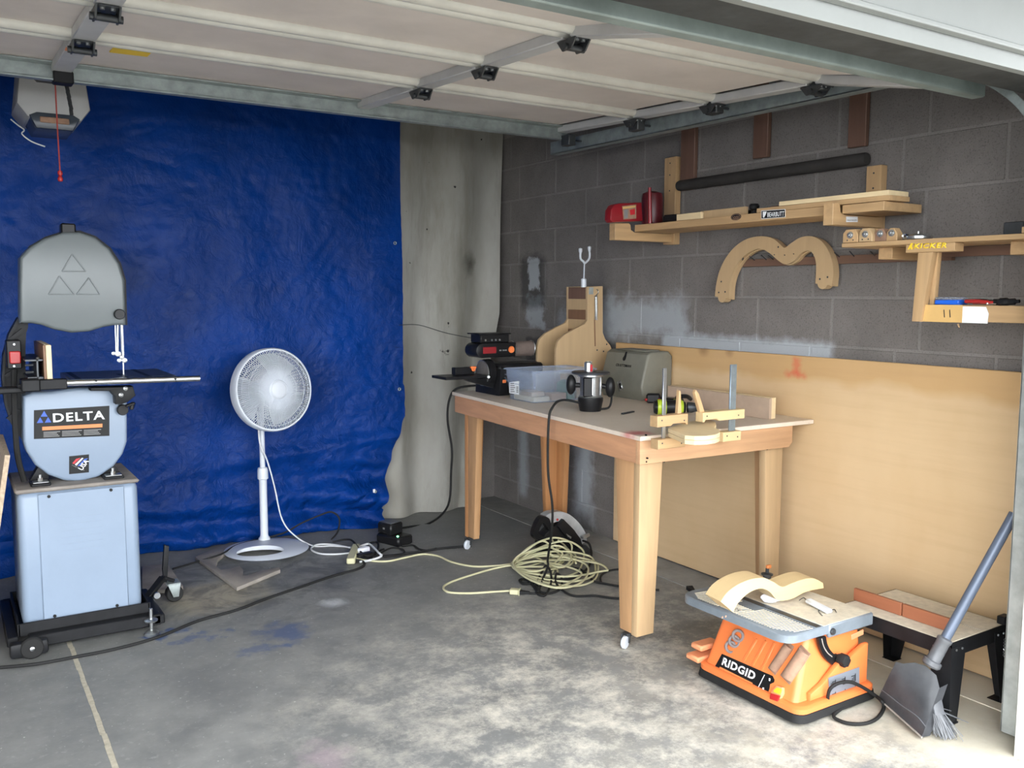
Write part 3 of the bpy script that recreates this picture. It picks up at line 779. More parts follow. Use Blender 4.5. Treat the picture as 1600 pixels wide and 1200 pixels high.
# feet of the frame on the cabinet
for px0, px1, py0, py1, lean in ((48,79,737,761,1), (162,193,728,750,-1)):
    a, b = ony(px0,py1,4.03), ony(px1,py0,4.03)
    bm = B(); box(bm, (a.x,4.02,.650), (b.x,4.12,.666), .005); ft = part('foot', bm, M['black_iron'], bs)
    xa = (a.x+b.x)/2
    bm = B(); prism(bm, [(xa-.035,4.10,.664),(xa+.035,4.10,.664),(xa+.035*(1+lean)*.5+.004,4.10,.715),(xa+.035*(lean-1)*.5-.004,4.10,.715)], (0,.06,0), .003); part('gusset', bm, M['black_iron'], ft)
    bm = B(); box(bm, (a.x+.008,4.022,.6655), (b.x-.008,4.075,.669), .001); cyl(bm, (xa,4.05,.666), (xa,4.05,.682), .010, n=6); cyl(bm, (xa,4.05,.68), (xa,4.05,.695), .005, n=8); part('bolt', bm, M['steel'], ft, kind='stuff')
# printed plates
def plate(name, m, y, q, parent, t=.002):
    P = [ony(px, py, y) for px, py in q]; bm = B(); prism(bm, P, (0,t,0)); return part(name, bm, m, parent, flat=True)
pl = plate('name_plate', M['decal_black'], LY-.0015, ((53,641),(171,634),(171,681),(53,686)), bs)
XV, ZV = (ony(171,634,LY)-ony(53,641,LY)), Vector((0,0,1))
def on_plate(px, py): return ony(px, py, LY-.0016)
a, b = on_plate(83,660), on_plate(164,655); h = (on_plate(83,646)-a).length
lettering('lettering', 'DELTA', M['print_white'], pl, a, b-a, ZV, (b-a).length, h, thick=.022, space=1.12)
bm = B(); y = LY-.0022
def tr3(bm, q): prism(bm, [ony(px,py,y) for px,py in q], (0,.0008,0))
tr3(bm, ((69,642),(63.5,651),(74.5,651))); tr3(bm, ((62.8,652),(57.5,661),(68,660.5))); tr3(bm, ((75.2,651.6),(69.8,660.5),(80.3,660)))
part('emblem', bm, M['print_blue'], pl, kind='stuff', flat=True)
plate('warning_strip', M['print_orange'], LY-.0024, ((66,667),(160,662),(160,667.5),(66,672.5)), pl, .001)
bm = B(); y = LY-.0023
for r in range(4):
    for x0, x1 in ((68,94),(97,128),(131,158)):
        yy = 675.2+r*2.3-(x0-66)*.052
        prism(bm, [ony(x0,yy,y),ony(x1-(r*5)%7,yy-(x1-x0)*.052,y),ony(x1-(r*5)%7,yy-(x1-x0)*.052+1.1,y),ony(x0,yy+1.1,y)], (0,.0006,0))
part('small_print', bm, M['print_grey'], pl, kind='stuff', flat=True)
st = plate('sticker', M['decal_black'], LY-.0015, ((108,713),(139,710),(139,738),(108,741)), bs)
y = LY-.0022
for q, m in ((((113,724),(119,717),(126,715.5),(116,725)), 'print_red'), (((117,726),(128,715.5),(130.5,716),(119.5,727.5)), 'print_white'), (((121,728.5),(132,717),(137.5,716),(126,727.5)), 'print_blue')):
    bm = B(); prism(bm, [ony(px,py,y) for px,py in q], (0,.0007,0)); part('stripe', bm, M[m], st, flat=True)
a = ony(128.5,735.5,LY-.0017); lettering('lettering', 'USA', M['print_white'], st, a, (.60,0,.80), (-.80,0,.60), .047, .020, thick=.02)
a = ony(112,728,LY-.0017); lettering('lettering', 'Proudly Made in the', M['print_grey'], st, a, (.86,0,-.5), (.5,0,.86), .052, .006)

# ---------------------------------------------------------------- wheeled base under the band saw
mb = thing('mobile_base', 'black wheeled steel base under the band saw cabinet', 'base', (.44,4.15,0))
bm = B()
box(bm, (.192,3.958,.066), (.686,3.968,.118), .002); box(bm, (.192,4.414,.066), (.686,4.424,.118)); box(bm, (.190,3.958,.066), (.198,4.424,.118)); box(bm, (.680,3.958,.066), (.688,4.424,.118)); box(bm, (.192,3.96,.066), (.686,4.42,.074))
part('tray', bm, M['black_iron'], mb)
bm = B(); box(bm, (.225,3.905,.030), (.72,3.955,.078), .004); part('front_rail', bm, M['black_iron'], mb)
bm = B(); box(bm, (.150,3.93,.040), (.190,4.46,.078), .004); part('side_rail', bm, M['black_iron'], mb)
bm = B(); box(bm, (.69,3.905,.034), (.735,4.30,.074), .004); part('side_rail', bm, M['black_iron'], mb)
bm = B(); box(bm, (.16,4.425,.034), (.72,4.465,.078), .004); part('rear_rail', bm, M['black_iron'], mb)
for y in (3.885, 4.43):
    bm = B(); box(bm, (.155,y-.02,.012), (.29,y+.028,.070), .012, 2) if y < 4 else box(bm, (.155,y,.012), (.29,y+.05,.070), .01)
    wh = part('wheel_housing', bm, M['black_iron'], mb)
    bm = B(); lathe(bm, (.232,y-.024,.044), (0,1,0), [(0,0),(.038,0),(.043,.006),(.043,.022),(.038,.028),(0,.028)], 24); part('wheel', bm, M['black_rubber'], wh)
    bm = B(); lathe(bm, (.232,y-.024,.044), (0,-1,0), [(.009,-.002),(.009,.006),(.005,.008),(0,.008)], 10); part('axle_bolt', bm, M['steel'], wh)
bm = B(); cyl(bm, (.676,3.885,.012), (.676,3.885,.115), .007, n=10); lathe(bm, (.676,3.885,.060), (0,0,1), [(0,0),(.026,.0),(.028,.006),(.02,.010),(0,.010)], 18); lathe(bm, (.676,3.885,0), (0,0,1), [(0,0),(.030,0),(.030,.012),(.012,.022),(0,.022)], 18)
part('levelling_foot', bm, M['steel'], mb)
bm = B(); obox(bm, (.70,4.17,.055), (.80,4.26,.125), .035, .02, bev=.003); obox(bm, (.80,4.26,.125), (.845,4.275,.10), .04, .015, bev=.003); part('caster_arm', bm, M['black_iron'], mb)
bm = B(); prism(bm, [(.805,4.262,.10),(.818,4.262,.10),(.832,4.262,.265),(.812,4.262,.275),(.800,4.262,.16)], (0,.022,0), .002); part('foot_lever', bm, M['black_iron'], mb)
bm = B(); cyl(bm, (.752,4.165,.078), (.752,4.15,.078), .014, n=12); part('bolt', bm, M['steel'], mb)
bm = B(); prism(bm, [(.815,4.235,.092),(.872,4.235,.092),(.862,4.235,.03),(.838,4.235,.03)], (0,.006,0), .001); prism(bm, [(.815,4.30,.092),(.872,4.30,.092),(.862,4.30,.03),(.838,4.30,.03)], (0,.006,0), .001); box(bm, (.815,4.235,.088), (.872,4.306,.096), .002)
cs = part('caster_fork', bm, M['galv'], mb)
bm = B(); lathe(bm, (.848,4.250,.040), (0,1,0), [(0,0),(.034,0),(.039,.006),(.039,.036),(.034,.042),(0,.042)], 24); part('caster_wheel', bm, M['black_rubber'], cs)

# ---------------------------------------------------------------- boards on the floor around the saw
bm = B(); a, b = Vector((.062,3.95,.0)), Vector((.196,3.95,.80)); n = Vector((.80,0,-.134)).normalized()*.018
prism(bm, [a, (.040,4.50,0), (.150,4.50,.66), (.193,4.34,.83), b], -n)
solo('leaning_board', bm, M['chipboard'], 'chipboard offcut leaning up against the left side of the band saw cabinet', 'board')
bm = B(); prism(bm, [onz(222,884,.022),onz(262,881,.022),onz(286,915,.022),onz(277,921,.022),onz(222,921,.022)], (0,0,-.018), .001)
solo('board_offcut', bm, M['mdf_grey'], 'small grey board offcut on the floor behind the saw caster', 'board')
q = [(305,870),(345,853),(382,848),(418,843),(430,847),(402,850),(374,856),(353,862),(340,874),(337,884),(345,890),(362,888),(374,884),(380,890),(379,899),(386,899),(410,891),(436,886),(438,890),(370,918)]
bm = B(); prism(bm, [onz(px,py,.020) for px,py in q], (0,0,-.018), .0008)
solo('cutout_template', bm, M['mdf_grey'], 'thin board with a curved cut-out lying half under the white fan', 'board')

# ================================================================== pedestal fan
fa = thing('pedestal_fan', 'white pedestal fan with round wire cage standing before the blue tarp', 'fan', (1.46,4.87,0))
C0 = Vector((1.455,4.825,.02)); bm = B()
nn = 48; hole = []
def dome(r): return .020+.020*(1-(r/.225)**2)
hc, ha, hb, ang = Vector((-.060,-.080)), .125, .078, radians(-22)
outer = [bm.verts.new((C0.x+.225*cos(t), C0.y+.225*sin(t), .022)) for t in [2*pi*i/nn for i in range(nn)]]
foot = [bm.verts.new((C0.x+.228*cos(t), C0.y+.228*sin(t), .021)) for t in [2*pi*i/nn for i in range(nn)]]
hl = []; hl2 = []
for i in range(nn):
    t = 2*pi*i/nn
    x, y = ha*cos(t-ang)*1.0, hb*sin(t-ang)
    p = Vector((hc.x+x*cos(ang)-y*sin(ang), hc.y+x*sin(ang)+y*cos(ang)))
    z = dome(p.length)
    hl.append(bm.verts.new((C0.x+p.x, C0.y+p.y, z+.006))); hl2.append(bm.verts.new((C0.x+p.x, C0.y+p.y, .022)))
mid = []
for i in range(nn):
    a, b = outer[i].co, hl[i].co; p = a.lerp(b, .35); q = Vector((p.x-C0.x, p.y-C0.y)); mid.append(bm.verts.new((p.x, p.y, dome(q.length)+.006)))
for i in range(nn):
    j = (i+1) % nn
    for A, Bq in ((foot, outer), (outer, mid), (mid, hl), (hl, hl2)): bm.faces.new((A[i], A[j], Bq[j], Bq[i]))
bmesh.ops.recalc_face_normals(bm, faces=bm.faces[:])
part('base', bm, M['white_plastic'], fa)
px0 = Vector((1.485,4.965,0))
bm = B(); lathe(bm, px0+Vector((0,0,.035)), (0,0,1), [(.034,0),(.032,.012),(.024,.02),(.022,.03),(.0215,.36),(.0205,.36)], 20); part('lower_pole', bm, M['white_plastic'], fa)
bm = B(); lathe(bm, px0+Vector((0,0,.385)), (0,0,1), [(.022,0),(.030,.004),(.030,.05),(.026,.066),(.018,.07)], 20); part('collar', bm, M['white_plastic'], fa)
bm = B(); cyl(bm, px0+Vector((0,0,.45)), px0+Vector((0,0,.86)), .0150, n=16); part('upper_pole', bm, M['white_plastic'], fa)
HC = Vector((1.512,4.83,.905)); ax = Vector((.17,-.97,.09)).normalized()          # the way the fan looks
_, fs_, fu_ = frame(ax)
def hp(r, t, d): return HC + (fs_*cos(t)+fu_*sin(t))*r + ax*d
R = .222
def ring(bm, r, d, w, k=64): tube(bm, [hp(r, 2*pi*i/k, d) for i in range(k)], w, 5, k=1, closed=True)
bm = B(); lathe(bm, HC, ax, [(R+.004,-.045),(R+.008,-.04),(R+.008,.012),(R+.002,.022),(R-.006,.022),(R-.006,.012),(R,.006),(R,-.04)], 64); part('rim', bm, M['white_plastic'], fa)
bm = B(); K = 120
for i in range(K):
    t = 2*pi*i/K
    tube(bm, [hp(.052,t,.062), hp(.11,t+.07,.060), hp(.17,t+.11,.045), hp(R-.003,t+.13,.015)], .0022, 4, k=2)
for r, d in ((.11,.060),(.165,.047),(.197,.033)): ring(bm, r, d, .0018)
part('front_grille', bm, M['white_metal'], fa, kind='stuff')
bm = B()
for i in range(70):
    t = 2*pi*i/70
    tube(bm, [hp(.05,t,-.11), hp(.15,t-.05,-.10), hp(R-.002,t-.08,-.045)], .0016, 4, k=2)
ring(bm, .14, -.102, .002); part('rear_grille', bm, M['white_metal'], fa, kind='stuff')
bm = B(); lathe(bm, HC, ax, [(0,.074),(.035,.074),(.046,.070),(.054,.064),(.054,.056),(0,.056)], 32); lathe(bm, HC, ax, [(.044,.0745),(.046,.0755),(.048,.0745)], 32); part('centre_badge', bm, M['white_plastic'], fa)
for q in range(3):
    bm = B(); nu = 8
    def bl(u, v, q=q):
        r = .035+.165*v; w = .50+.62*v-.35*v*v
        t = 2*pi*q/3 + (u-.5)*2*w*(.9)+.25*v
        return hp(r, t, -.035+.05*(u-.5)*(1-.3*v))
    sheet(bm, bl, 8, 8)
    for f in bm.faces[:]: pass
    bmesh.ops.solidify(bm, geom=bm.faces[:], thickness=.002)
    part('blade', bm, M['white_plastic'], fa)
bm = B(); lathe(bm, HC, ax, [(0,.005),(.032,.004),(.036,-.01),(.036,-.06),(.06,-.112),(.062,-.20),(.045,-.235),(0,-.24)], 24); part('motor_housing', bm, M['white_plastic'], fa)
bm = B(); b0 = HC-ax*.155; cyl(bm, px0+Vector((0,0,.80)), b0, .022, n=14); part('neck', bm, M['white_plastic'], fa)
cordp = [tuple(b0+Vector((-.03,.0,-.05))), (1.455,4.93,.75), (1.462,4.93,.60), (1.50,4.93,.50), (1.535,4.92,.35), tuple(ony(441,812,4.92)), tuple(ony(462,838,4.88)), tuple(onz(490,853,.006)), tuple(onz(520,853,.006)), tuple(onz(556,856,.012))]
bm = B(); tube(bm, cordp, .0042, 6); part('power_cord', bm, M['white_cord'], fa)

# ================================================================== work bench
ZT = .885
wb = thing('workbench', 'large fir workbench on small white casters in front of the block wall', 'workbench', (2.74,3.5,0))
bm = B(); prism(bm, [(2.250,2.62,.867),(3.218,2.59,.867),(3.218,4.40,.867),(2.395,4.40,.867)], (0,0,.018), .0015, 1); part('bench_top', bm, M['bench_top'], wb)
bm = B(); prism(bm, [(2.262,2.640,.772),(2.290,2.640,.772),(2.432,4.385,.772),(2.404,4.385,.772)], (0,0,.095), .003); part('front_apron', bm, M['fir_y'], wb)
bm = B(); prism(bm, [(2.262,2.634,.772),(3.085,2.608,.772),(3.105,2.608,.792),(3.105,2.608,.867),(2.262,2.634,.867)], (.0009,.028,0), .002); ap = part('end_apron', bm, M['fir_x'], wb)
bm = B(); box(bm, (2.42,4.355,.772), (3.12,4.383,.867), .002); part('far_apron', bm, M['fir_x'], wb)
bm = B(); box(bm, (3.09,2.66,.772), (3.118,4.36,.867), .002); part('rear_apron', bm, M['fir_y'], wb)
bm = B()
for px, py in ((1002.5,688),(1010,680),(1012,716),(1113,702),(1012,722),(1040,722),(1178,704),(1199,702)): 
    c = ony(px,py,2.625); cyl(bm, c+Vector((0,.006,0)), c+Vector((0,-.001 if py<720 else .03,0)), .0035, n=8)
part('screw', bm, M['decal_black'], wb, kind='stuff')
def leg(cx, cy, sx, sy, mats, wx=.115, wy=.13):
    """two tapered boards meeting at the outer corner (cx, cy); sx, sy point from the corner into the bench"""
    zb, zt, t = .062, .866, .036
    bm = B(); prism(bm, [(cx,cy,zb),(cx+sx*wx*.74,cy,zb),(cx+sx*wx,cy,zt-.09),(cx+sx*wx,cy,zt),(cx,cy,zt)], (0,sy*t,0), .002)
    lg = part('leg', bm, M[mats[0]], wb)
    bm = B(); y0 = cy+sy*(t+.0008)
    prism(bm, [(cx,y0,zb+.004),(cx,y0+sy*(wy-t)*.62,zb+.004),(cx,y0+sy*(wy-t),zt-.09),(cx,y0+sy*(wy-t),zt),(cx,y0,zt)], (sx*t,0,0), .002)
    part('board', bm, M[mats[1]], lg)
    bx, by = cx+sx*.02-.030*(sx>0)*1.2, cy+sy*.055
    wx_ = Vector((.42,-.907,0)); wc = Vector((bx,by,.0265))
    bm = B(); lathe(bm, wc-wx_*.009, wx_, [(0,0),(.022,0),(.026,.005),(.026,.014),(.022,.018),(0,.018)], 24); wl = part('caster', bm, M['white_plastic'], wb, 'white caster wheel')
    bm = B(); obox(bm, wc+wx_*.013+Vector((.012,.005,-.004)), wc+wx_*.013+Vector((.016,.007,.036)), .012, .005, up=wx_, bev=.001); obox(bm, wc-wx_*.013+Vector((0,0,-.004)), wc-wx_*.013+Vector((0,0,.036)), .012, .005, up=wx_, bev=.001); box(bm, (min(bx+.004,cx+sx*.055),by-.012,.052), (max(bx+.004,cx+sx*.055),by+.02,.064), .001); part('caster_stem', bm, M['dark_steel'], wl)
leg(2.288,2.664,1,1,('fir_pale_z','fir_z'), .118, .15)
leg(2.447,4.350,1,-1,('fir_red_z','fir_z'), .105, .14)
leg(3.088,2.645,-1,1,('fir_pale_z','fir_z'), .110, .13)
leg(3.088,4.345,-1,-1,('fir_red_z','fir_red_z'), .14, .13)

# ---------------------------------------------------------------- belt and disc sander
sd = thing('belt_disc_sander', 'black belt and disc sander with orange switches on far end of workbench', 'sander', (2.6,4.2,ZT))
bm = B(); prism(bm, [(2.505,4.075,ZT+.001),(2.735,4.075,ZT+.001),(2.72,4.075,1.03),(2.515,4.075,1.03)], (0,.26,0), .008); part('base', bm, M['black_plastic'], sd)
bm = B(); box(bm, (2.525,4.0705,.955), (2.548,4.076,.972), .003); part('switch', bm, M['orange'], sd, 'orange switch')
bm = B(); box(bm, (2.52,4.10,1.00), (2.812,4.28,1.055), .012); part('motor_housing', bm, M['black_plastic'], sd)
bm = B(); 
prism(bm, [(2.450+.040*cos(t), 4.155, 1.127+.040*sin(t)) for t in [pi/2+pi*i/8 for i in range(9)]]+[(2.66,4.155,1.088),(2.665,4.155,1.166)], (0,.13,0), .006); ba = part('belt_arm', bm, M['black_plastic'], sd)
bm = B(); box(bm, (2.452,4.1515,1.110), (2.535,4.157,1.146), .002); part('label_plate', bm, M['dark_red'], ba)
bm = B(); lathe(bm, (2.632,4.156,1.128), (0,-1,0), [(0,.008),(.016,.008),(.019,.004),(.019,0)], 20); part('tracking_knob', bm, M['orange'], ba)
bm = B(); 
for x in (2.555,2.575,2.59): box(bm, (x,4.1525,1.122), (x+.012,4.1555,1.129))
part('small_print', bm, M['print_grey'], ba, kind='stuff')
bm = B(); lathe(bm, (2.66,4.215,1.127), (1,0,0), [(0,0),(.043,0),(.044,.01),(.042,.012),(.042,.13),(.044,.133),(.044,.142),(.038,.146),(0,.146)], 32); part('belt', bm, M['belt'], sd)
bm = B(); lathe(bm, (2.665,4.215,1.127), (1,0,0), [(.0435,.004),(.0455,.006),(.0455,.011),(.0435,.012)], 32); lathe(bm, (2.665,4.215,1.127), (1,0,0), [(.0435,.133),(.0455,.135),(.0455,.140),(.0435,.142)], 32); part('belt_edge', bm, M['steel'], sd, kind='stuff')
bm = B(); box(bm, (2.445,4.17,1.166), (2.63,4.28,1.215), .006); box(bm, (2.43,4.16,1.212), (2.635,4.29,1.219), .002); part('work_stop', bm, M['black_plastic'], sd)
bm = B()
for x in (2.475,2.515,2.54,2.565): ball(bm, (x,4.168,1.182), .006, n=8)
part('bolt', bm, M['steel'], sd, kind='stuff')
bm = B(); lathe(bm, (2.475,4.175,1.005), (-1,0,.0), [(0,.014),(.064,.014),(.068,.012),(.068,.004),(.075,0),(.075,-.03),(0,-.03)], 36); dd = part('disc_guard', bm, M['black_plastic'], sd)
bm = B(); lathe(bm, (2.460,4.175,1.005), (-1,0,.0), [(0,.004),(.066,.004),(.067,.001),(.067,0)], 36); part('sanding_disc', bm, M['disc_grit'], dd)
bm = B(); lathe(bm, (2.462,4.175,1.005), (-1,0,0), [(.0665,0),(.070,.001),(.070,.006),(.0665,.005)], 36); part('disc_rim', bm, M['steel'], dd)
bm = B(); box(bm, (2.19,4.09,.985), (2.452,4.25,1.000), .002); prism(bm, [(2.30,4.12,.985),(2.50,4.12,.985),(2.50,4.12,.925)], (0,.08,0), .002); tb = part('disc_table', bm, M['black_plastic'], sd)
bm = B(); box(bm, (2.29,4.17,1.000), (2.41,4.215,1.040), .004); mg = part('mitre_gauge', bm, M['black_plastic'], tb)
bm = B(); lathe(bm, (2.395,4.165,1.028), (0,-1,.3), [(0,.012),(.010,.012),(.013,.006),(.006,0)], 12); box(bm, (2.378,4.155,1.034), (2.412,4.17,1.044), .002); part('knob', bm, M['orange'], mg)
bm = B(); lathe(bm, (2.44,4.085,.993), (-.3,-1,0), [(0,.02),(.007,.02),(.007,0)], 10); part('lock_screw', bm, M['steel'], tb)
bm = B(); tube(bm, [(2.53,4.34,.92),(2.44,4.42,.90),(2.40,4.44,.84), onz(716,655,.80) if False else (2.395,4.455,.72),(2.43,4.47,.55), tuple(ony(705,735,4.50)), tuple(ony(700,790,4.55)), tuple(onz(672,817,.008)), tuple(onz(640,823,.006)), tuple(onz(622,826,.02))], .0065, 8)
part('power_cord', bm, M['black_rubber'], sd)

# ---------------------------------------------------------------- clear plastic bin with offcuts in it
bn = thing('storage_bin', 'cloudy clear plastic storage bin between belt sander and upturned router', 'bin', (2.66,3.83,ZT))
x0, x1, y0, y1, zt = 2.462, 2.862, 3.69, 3.955, 1.045
bm = B(); i = .018; w = .003
def bas(z, k): return [(x0+i*k,y0+i*k,z),(x1-i*k,y0+i*k,z),(x1-i*k,y1-i*k,z),(x0+i*k,y1-i*k,z)]
a = [bm.verts.new(p) for p in bas(ZT+.0015,1)]; b = [bm.verts.new(p) for p in bas(zt,0)]
bm.faces.new(a[::-1])
for q in range(4): bm.faces.new((a[q],a[(q+1)%4],b[(q+1)%4],b[q]))
bmesh.ops.bevel(bm, geom=[e for e in bm.edges if abs(e.verts[0].co.z-e.verts[1].co.z) > .05], offset=.02, segments=3, affect='EDGES', profile=.5)
bmesh.ops.solidify(bm, geom=bm.faces[:], thickness=.0016)
part('body', bm, M['clear'], bn)
bm = B(); tube(bm, [(x0,y0,zt),(x1,y0,zt),(x1,y1,zt),(x0,y1,zt)], .005, 6, k=1, closed=True); part('rim', bm, M['clear'], bn)
bm = B(); tube(bm, [onx(789,590,2.468), onx(793,595,2.466), onx(803,599,2.466), onx(818,602,2.466)], .0035, 6); tube(bm, [onx(789,585,2.462), onx(796,586,2.462), onx(812,592,2.462), onx(826,597,2.462)], .003, 6); part('handle', bm, M['clear'], bn)
xs = 2.4675
bm = B(); prism(bm, [onx(796,597,xs), onx(811,595.5,xs-.004), onx(811,617,xs+.002), onx(796,614,xs+.004)], (-.001,0,0)); stq = part('sticker', bm, M['print_white'], bn, 'white printed sticker', flat=True)
bm = B()
for q in range(5): prism(bm, [onx(797.5,599+q*3.1,xs-.003), onx(803+q%3,598.7+q*3.1,xs-.003), onx(803+q%3,600+q*3.1,xs-.003), onx(797.5,600.3+q*3.1,xs-.003)], (-.0012,0,0))
for q in range(4): prism(bm, [onx(807,604+q*2.6,xs-.003), onx(810,604+q*2.6,xs-.003), onx(810,605.6+q*2.6,xs-.003), onx(807,605.6+q*2.6,xs-.003)], (-.0012,0,0))
part('small_print', bm, M['print_grey'], stq, kind='stuff', flat=True)
gb = 'offcuts inside the clear bin'
for (a, b, m, l) in (((2.50,3.735,.888),(2.60,3.92,.912),'birch_y','flat pale wood offcut at the bottom of the clear bin'), ((2.505,3.76,.9125),(2.585,3.90,.935),'pale_wood','second wood offcut lying on another inside the clear bin'), ((2.61,3.73,.888),(2.70,3.80,.925),'fir_x','short reddish wood block beside the green piece in the bin'), ((2.78,3.75,.888),(2.82,3.90,1.01),'pale_wood_z','wood offcut standing on edge at right end of bin')):
    bm = B(); box(bm, a, b, .002); solo('wood_offcut', bm, M[m], l, 'offcut', gb)
bm = B(); prism(bm, [(2.71,3.74,.888),(2.765,3.74,.888),(2.75,3.74,.985),(2.715,3.74,.97)], (0,.10,0), .006); gg = solo('green_box', bm, M['green_plastic'], 'dark green plastic box inside the clear bin', 'box')

# ---------------------------------------------------------------- upturned router
rt = thing('router', 'upturned router with two black knob handles standing in the middle of bench', 'router', (2.555,3.337,ZT))
c = Vector((2.555,3.337,0))
def lz(bm, prof, c=c, n=32): return lathe(bm, c, (0,0,1), prof, n)
bm = B(); lz(bm, [(0,ZT+.001),(.050,ZT+.001),(.054,.905),(.060,.935),(.060,.948),(.052,.952),(0,.952)]); part('motor_cap', bm, M['black_plastic'], rt)
bm = B(); lz(bm, [(.053,.950),(.055,.954),(.053,.958),(.050,.96),(.050,1.045),(.060,1.05),(.060,1.06),(0,1.06)]); mh = part('motor_housing', bm, M['motor_metal'], rt)
bm = B()
for t in (3.7, 4.25, 5.3, 5.9): obox(bm, c+Vector((.050*cos(t),.050*sin(t),.962)), c+Vector((.050*cos(t),.050*sin(t),1.046)), .012, .01, up=(cos(t),sin(t),0), bev=.003)
part('ridge', bm, M['motor_metal'], mh, kind='stuff')
vd = Vector((-.61,-.79,0)); sdv = Vector((.79,-.61,0))
bm = B(); q = c+vd*.047-sdv*.012; obox(bm, q+Vector((0,0,.955)), q+Vector((0,0,1.048)), .045, .02, up=vd, bev=.006); part('depth_post', bm, M['black_plastic'], rt)
bm = B(); lz(bm, [(0,1.060),(.088,1.060),(.090,1.063),(.090,1.068),(.086,1.071),(.030,1.071),(.028,1.066),(0,1.066)], n=40); part('base_plate', bm, M['cast_iron'], rt)
bm = B(); lz(bm, [(0,1.066),(.012,1.066),(.013,1.09),(.010,1.10),(.006,1.10),(.006,1.118),(0,1.118)], n=16); lz(bm, [(.019,1.072),(.019,1.112),(.012,1.118),(.012,1.11),(.015,1.108),(.015,1.072)], c-sdv*.012, 16); part('collet', bm, M['steel'], rt)
bm = B(); box(bm, c+vd*.018+sdv*.003+Vector((-.004,-.004,1.072)), c+vd*.018+sdv*.003+Vector((.005,.005,1.105)), .002); part('router_bit', bm, M['print_red'], rt, 'red coated cutter')
for s in (-1, 1):
    bm = B(); k = c+sdv*s*.092+Vector((0,0,1.008 if s<0 else .998))
    cyl(bm, c+sdv*s*.045+Vector((0,0,1.005)), k, .012, n=12)
    M4 = Matrix.Translation(k) @ Matrix(((sdv.x,vd.x,0,0),(sdv.y,vd.y,0,0),(0,0,1,0),(0,0,0,1))) @ Matrix.Diagonal((.024,.026,.048,1))
    bmesh.ops.create_uvsphere(bm, u_segments=20, v_segments=12, radius=1, matrix=M4)
    part('handle', bm, M['black_plastic'], rt)
bm = B(); tube(bm, [c+sdv*.10+Vector((0,0,.97)), c+sdv*.098+Vector((0,0,.93)), c+sdv*.085+vd*.03+Vector((0,0,.905)), c+sdv*.05+vd*.045+Vector((0,0,.90))], .005, 8); part('lead', bm, M['black_rubber'], rt)
bm = B()
cp = [c-sdv*.05+vd*.02+Vector((0,0,.925)), onx(885,625,2.46), onx(872,627,2.37), onx(863,637,2.29), onx(858,652,2.268), onx(856,700,2.26), onx(857,745,2.27), onx(863,790,2.30), onx(862,830,2.36), onz(856,872,.10), onz(856,885,.055), onz(848,905,.02), onz(842,922,.012), onz(838,927,.01), onz(852,930,.012), onz(861,910,.016), onz(860,893,.04), onz(853,884,.05), onz(846,895,.02), onz(838,915,.014), onz(850,927,.010), onz(873,922,.012), onz(878,905,.014), onz(870,896,.03), onz(868,908,.02), onz(876,920,.012), onz(896,931,.008), onz(930,931,.008), onz(965,935,.008), onz(1010,932,.008)]
tube(bm, cp, .0058, 8)
part('power_cord', bm, M['black_rubber'], rt)

# ---------------------------------------------------------------- bottle shaped plywood jig
jg = thing('plywood_jig', 'bottle shaped plywood jig of two upright panels with a spring on its front', 'jig', (3.02,4.10,ZT))
prof = [(869,612),(869,545),(872,533),(882,523),(900,513),(914,506),(918,500),(918,448),(942,447),(942,520),(946,530),(954,540),(957,548),(957,610)]
def jpan(y, dx, z0=ZT+.001):
    out = []
    for px, py in prof:
        p = ony(px, py, 4.0); out.append(Vector((p.x+dx, y, max(z0, p.z))))
    for p in out:
        if p.z < .93: p.z = z0
    return out
bm = B(); prism(bm, jpan(4.0,0), (0,.019,0), .0015, 1); fp = part('front_panel', bm, M['birch'], jg)
bm = B(); prism(bm, jpan(4.19,.005), (0,.019,0), .0015, 1); part('back_panel', bm, M['birch'], jg)
nl = ony(918,470,4.0).x
for z0, z1, m in ((1.405,1.47,'brown_wood'), (1.29,1.345,'dark_ply'), (1.19,1.235,'dark_ply')):
    bm = B(); box(bm, (nl+.004,4.02,z0), (nl+.024,4.189,z1), .002); part('crossbar', bm, M[m], jg)
bm = B(); box(bm, (nl-.02,4.02,ZT+.001), (nl+.10,4.189,ZT+.03), .002); part('crossbar', bm, M['pale_wood'], jg)
bm = B(); box(bm, (nl+.006,4.02,1.10), (nl+.02,4.189,1.47)); part('back_strip', bm, M['birch'], jg)
bm = B(); a, b = ony(931,462,3.99), ony(931,500,3.99)
P = [a.lerp(b, i/140)+Vector((.0075*cos(i*.9), .0075*sin(i*.9)-.002, 0)) for i in range(141)]
tube(bm, P, .0022, 5, k=1); tube(bm, [ony(932,452,3.992), ony(935,456,3.99), ony(931,463,3.99)], .002, 6); part('spring', bm, M['steel'], jg)
bm = B(); a = ony(927,460,3.9985); c2 = ony(920,449,3.9985); box(bm, (c2.x,3.9965,a.z), (a.x,4.0,c2.z), .001); part('hinge_plate', bm, M['galv_bright'], fp)
bm = B(); a, b = ony(929,500,3.999), ony(930,541,3.999); obox(bm, a, b, .007, .002, up=(0,1,0)); part('slot', bm, M['dark_ply'], fp)
bm = B(); [lathe(bm, ony(px,py,4.0), (0,-1,0), [(0,.002),(.004,.002),(.005,0)], 8) for px,py in ((948,538),(933,547),(943,549))]; part('screw', bm, M['dark_steel'], fp, kind='stuff')
hk = thing('forked_rod', 'thin white rod with a forked white plastic tip on top of plywood jig', 'rod', tuple(ony(912,447,4.06)))
c = ony(912,447,4.06); c.z = 1.471
bm = B(); lathe(bm, c, (0,0,1), [(0,0),(.015,0),(.0155,.045),(.006,.05),(0,.05)], 14); part('socket', bm, M['white_plastic'], hk)
tp_ = ony(913,411,4.06)
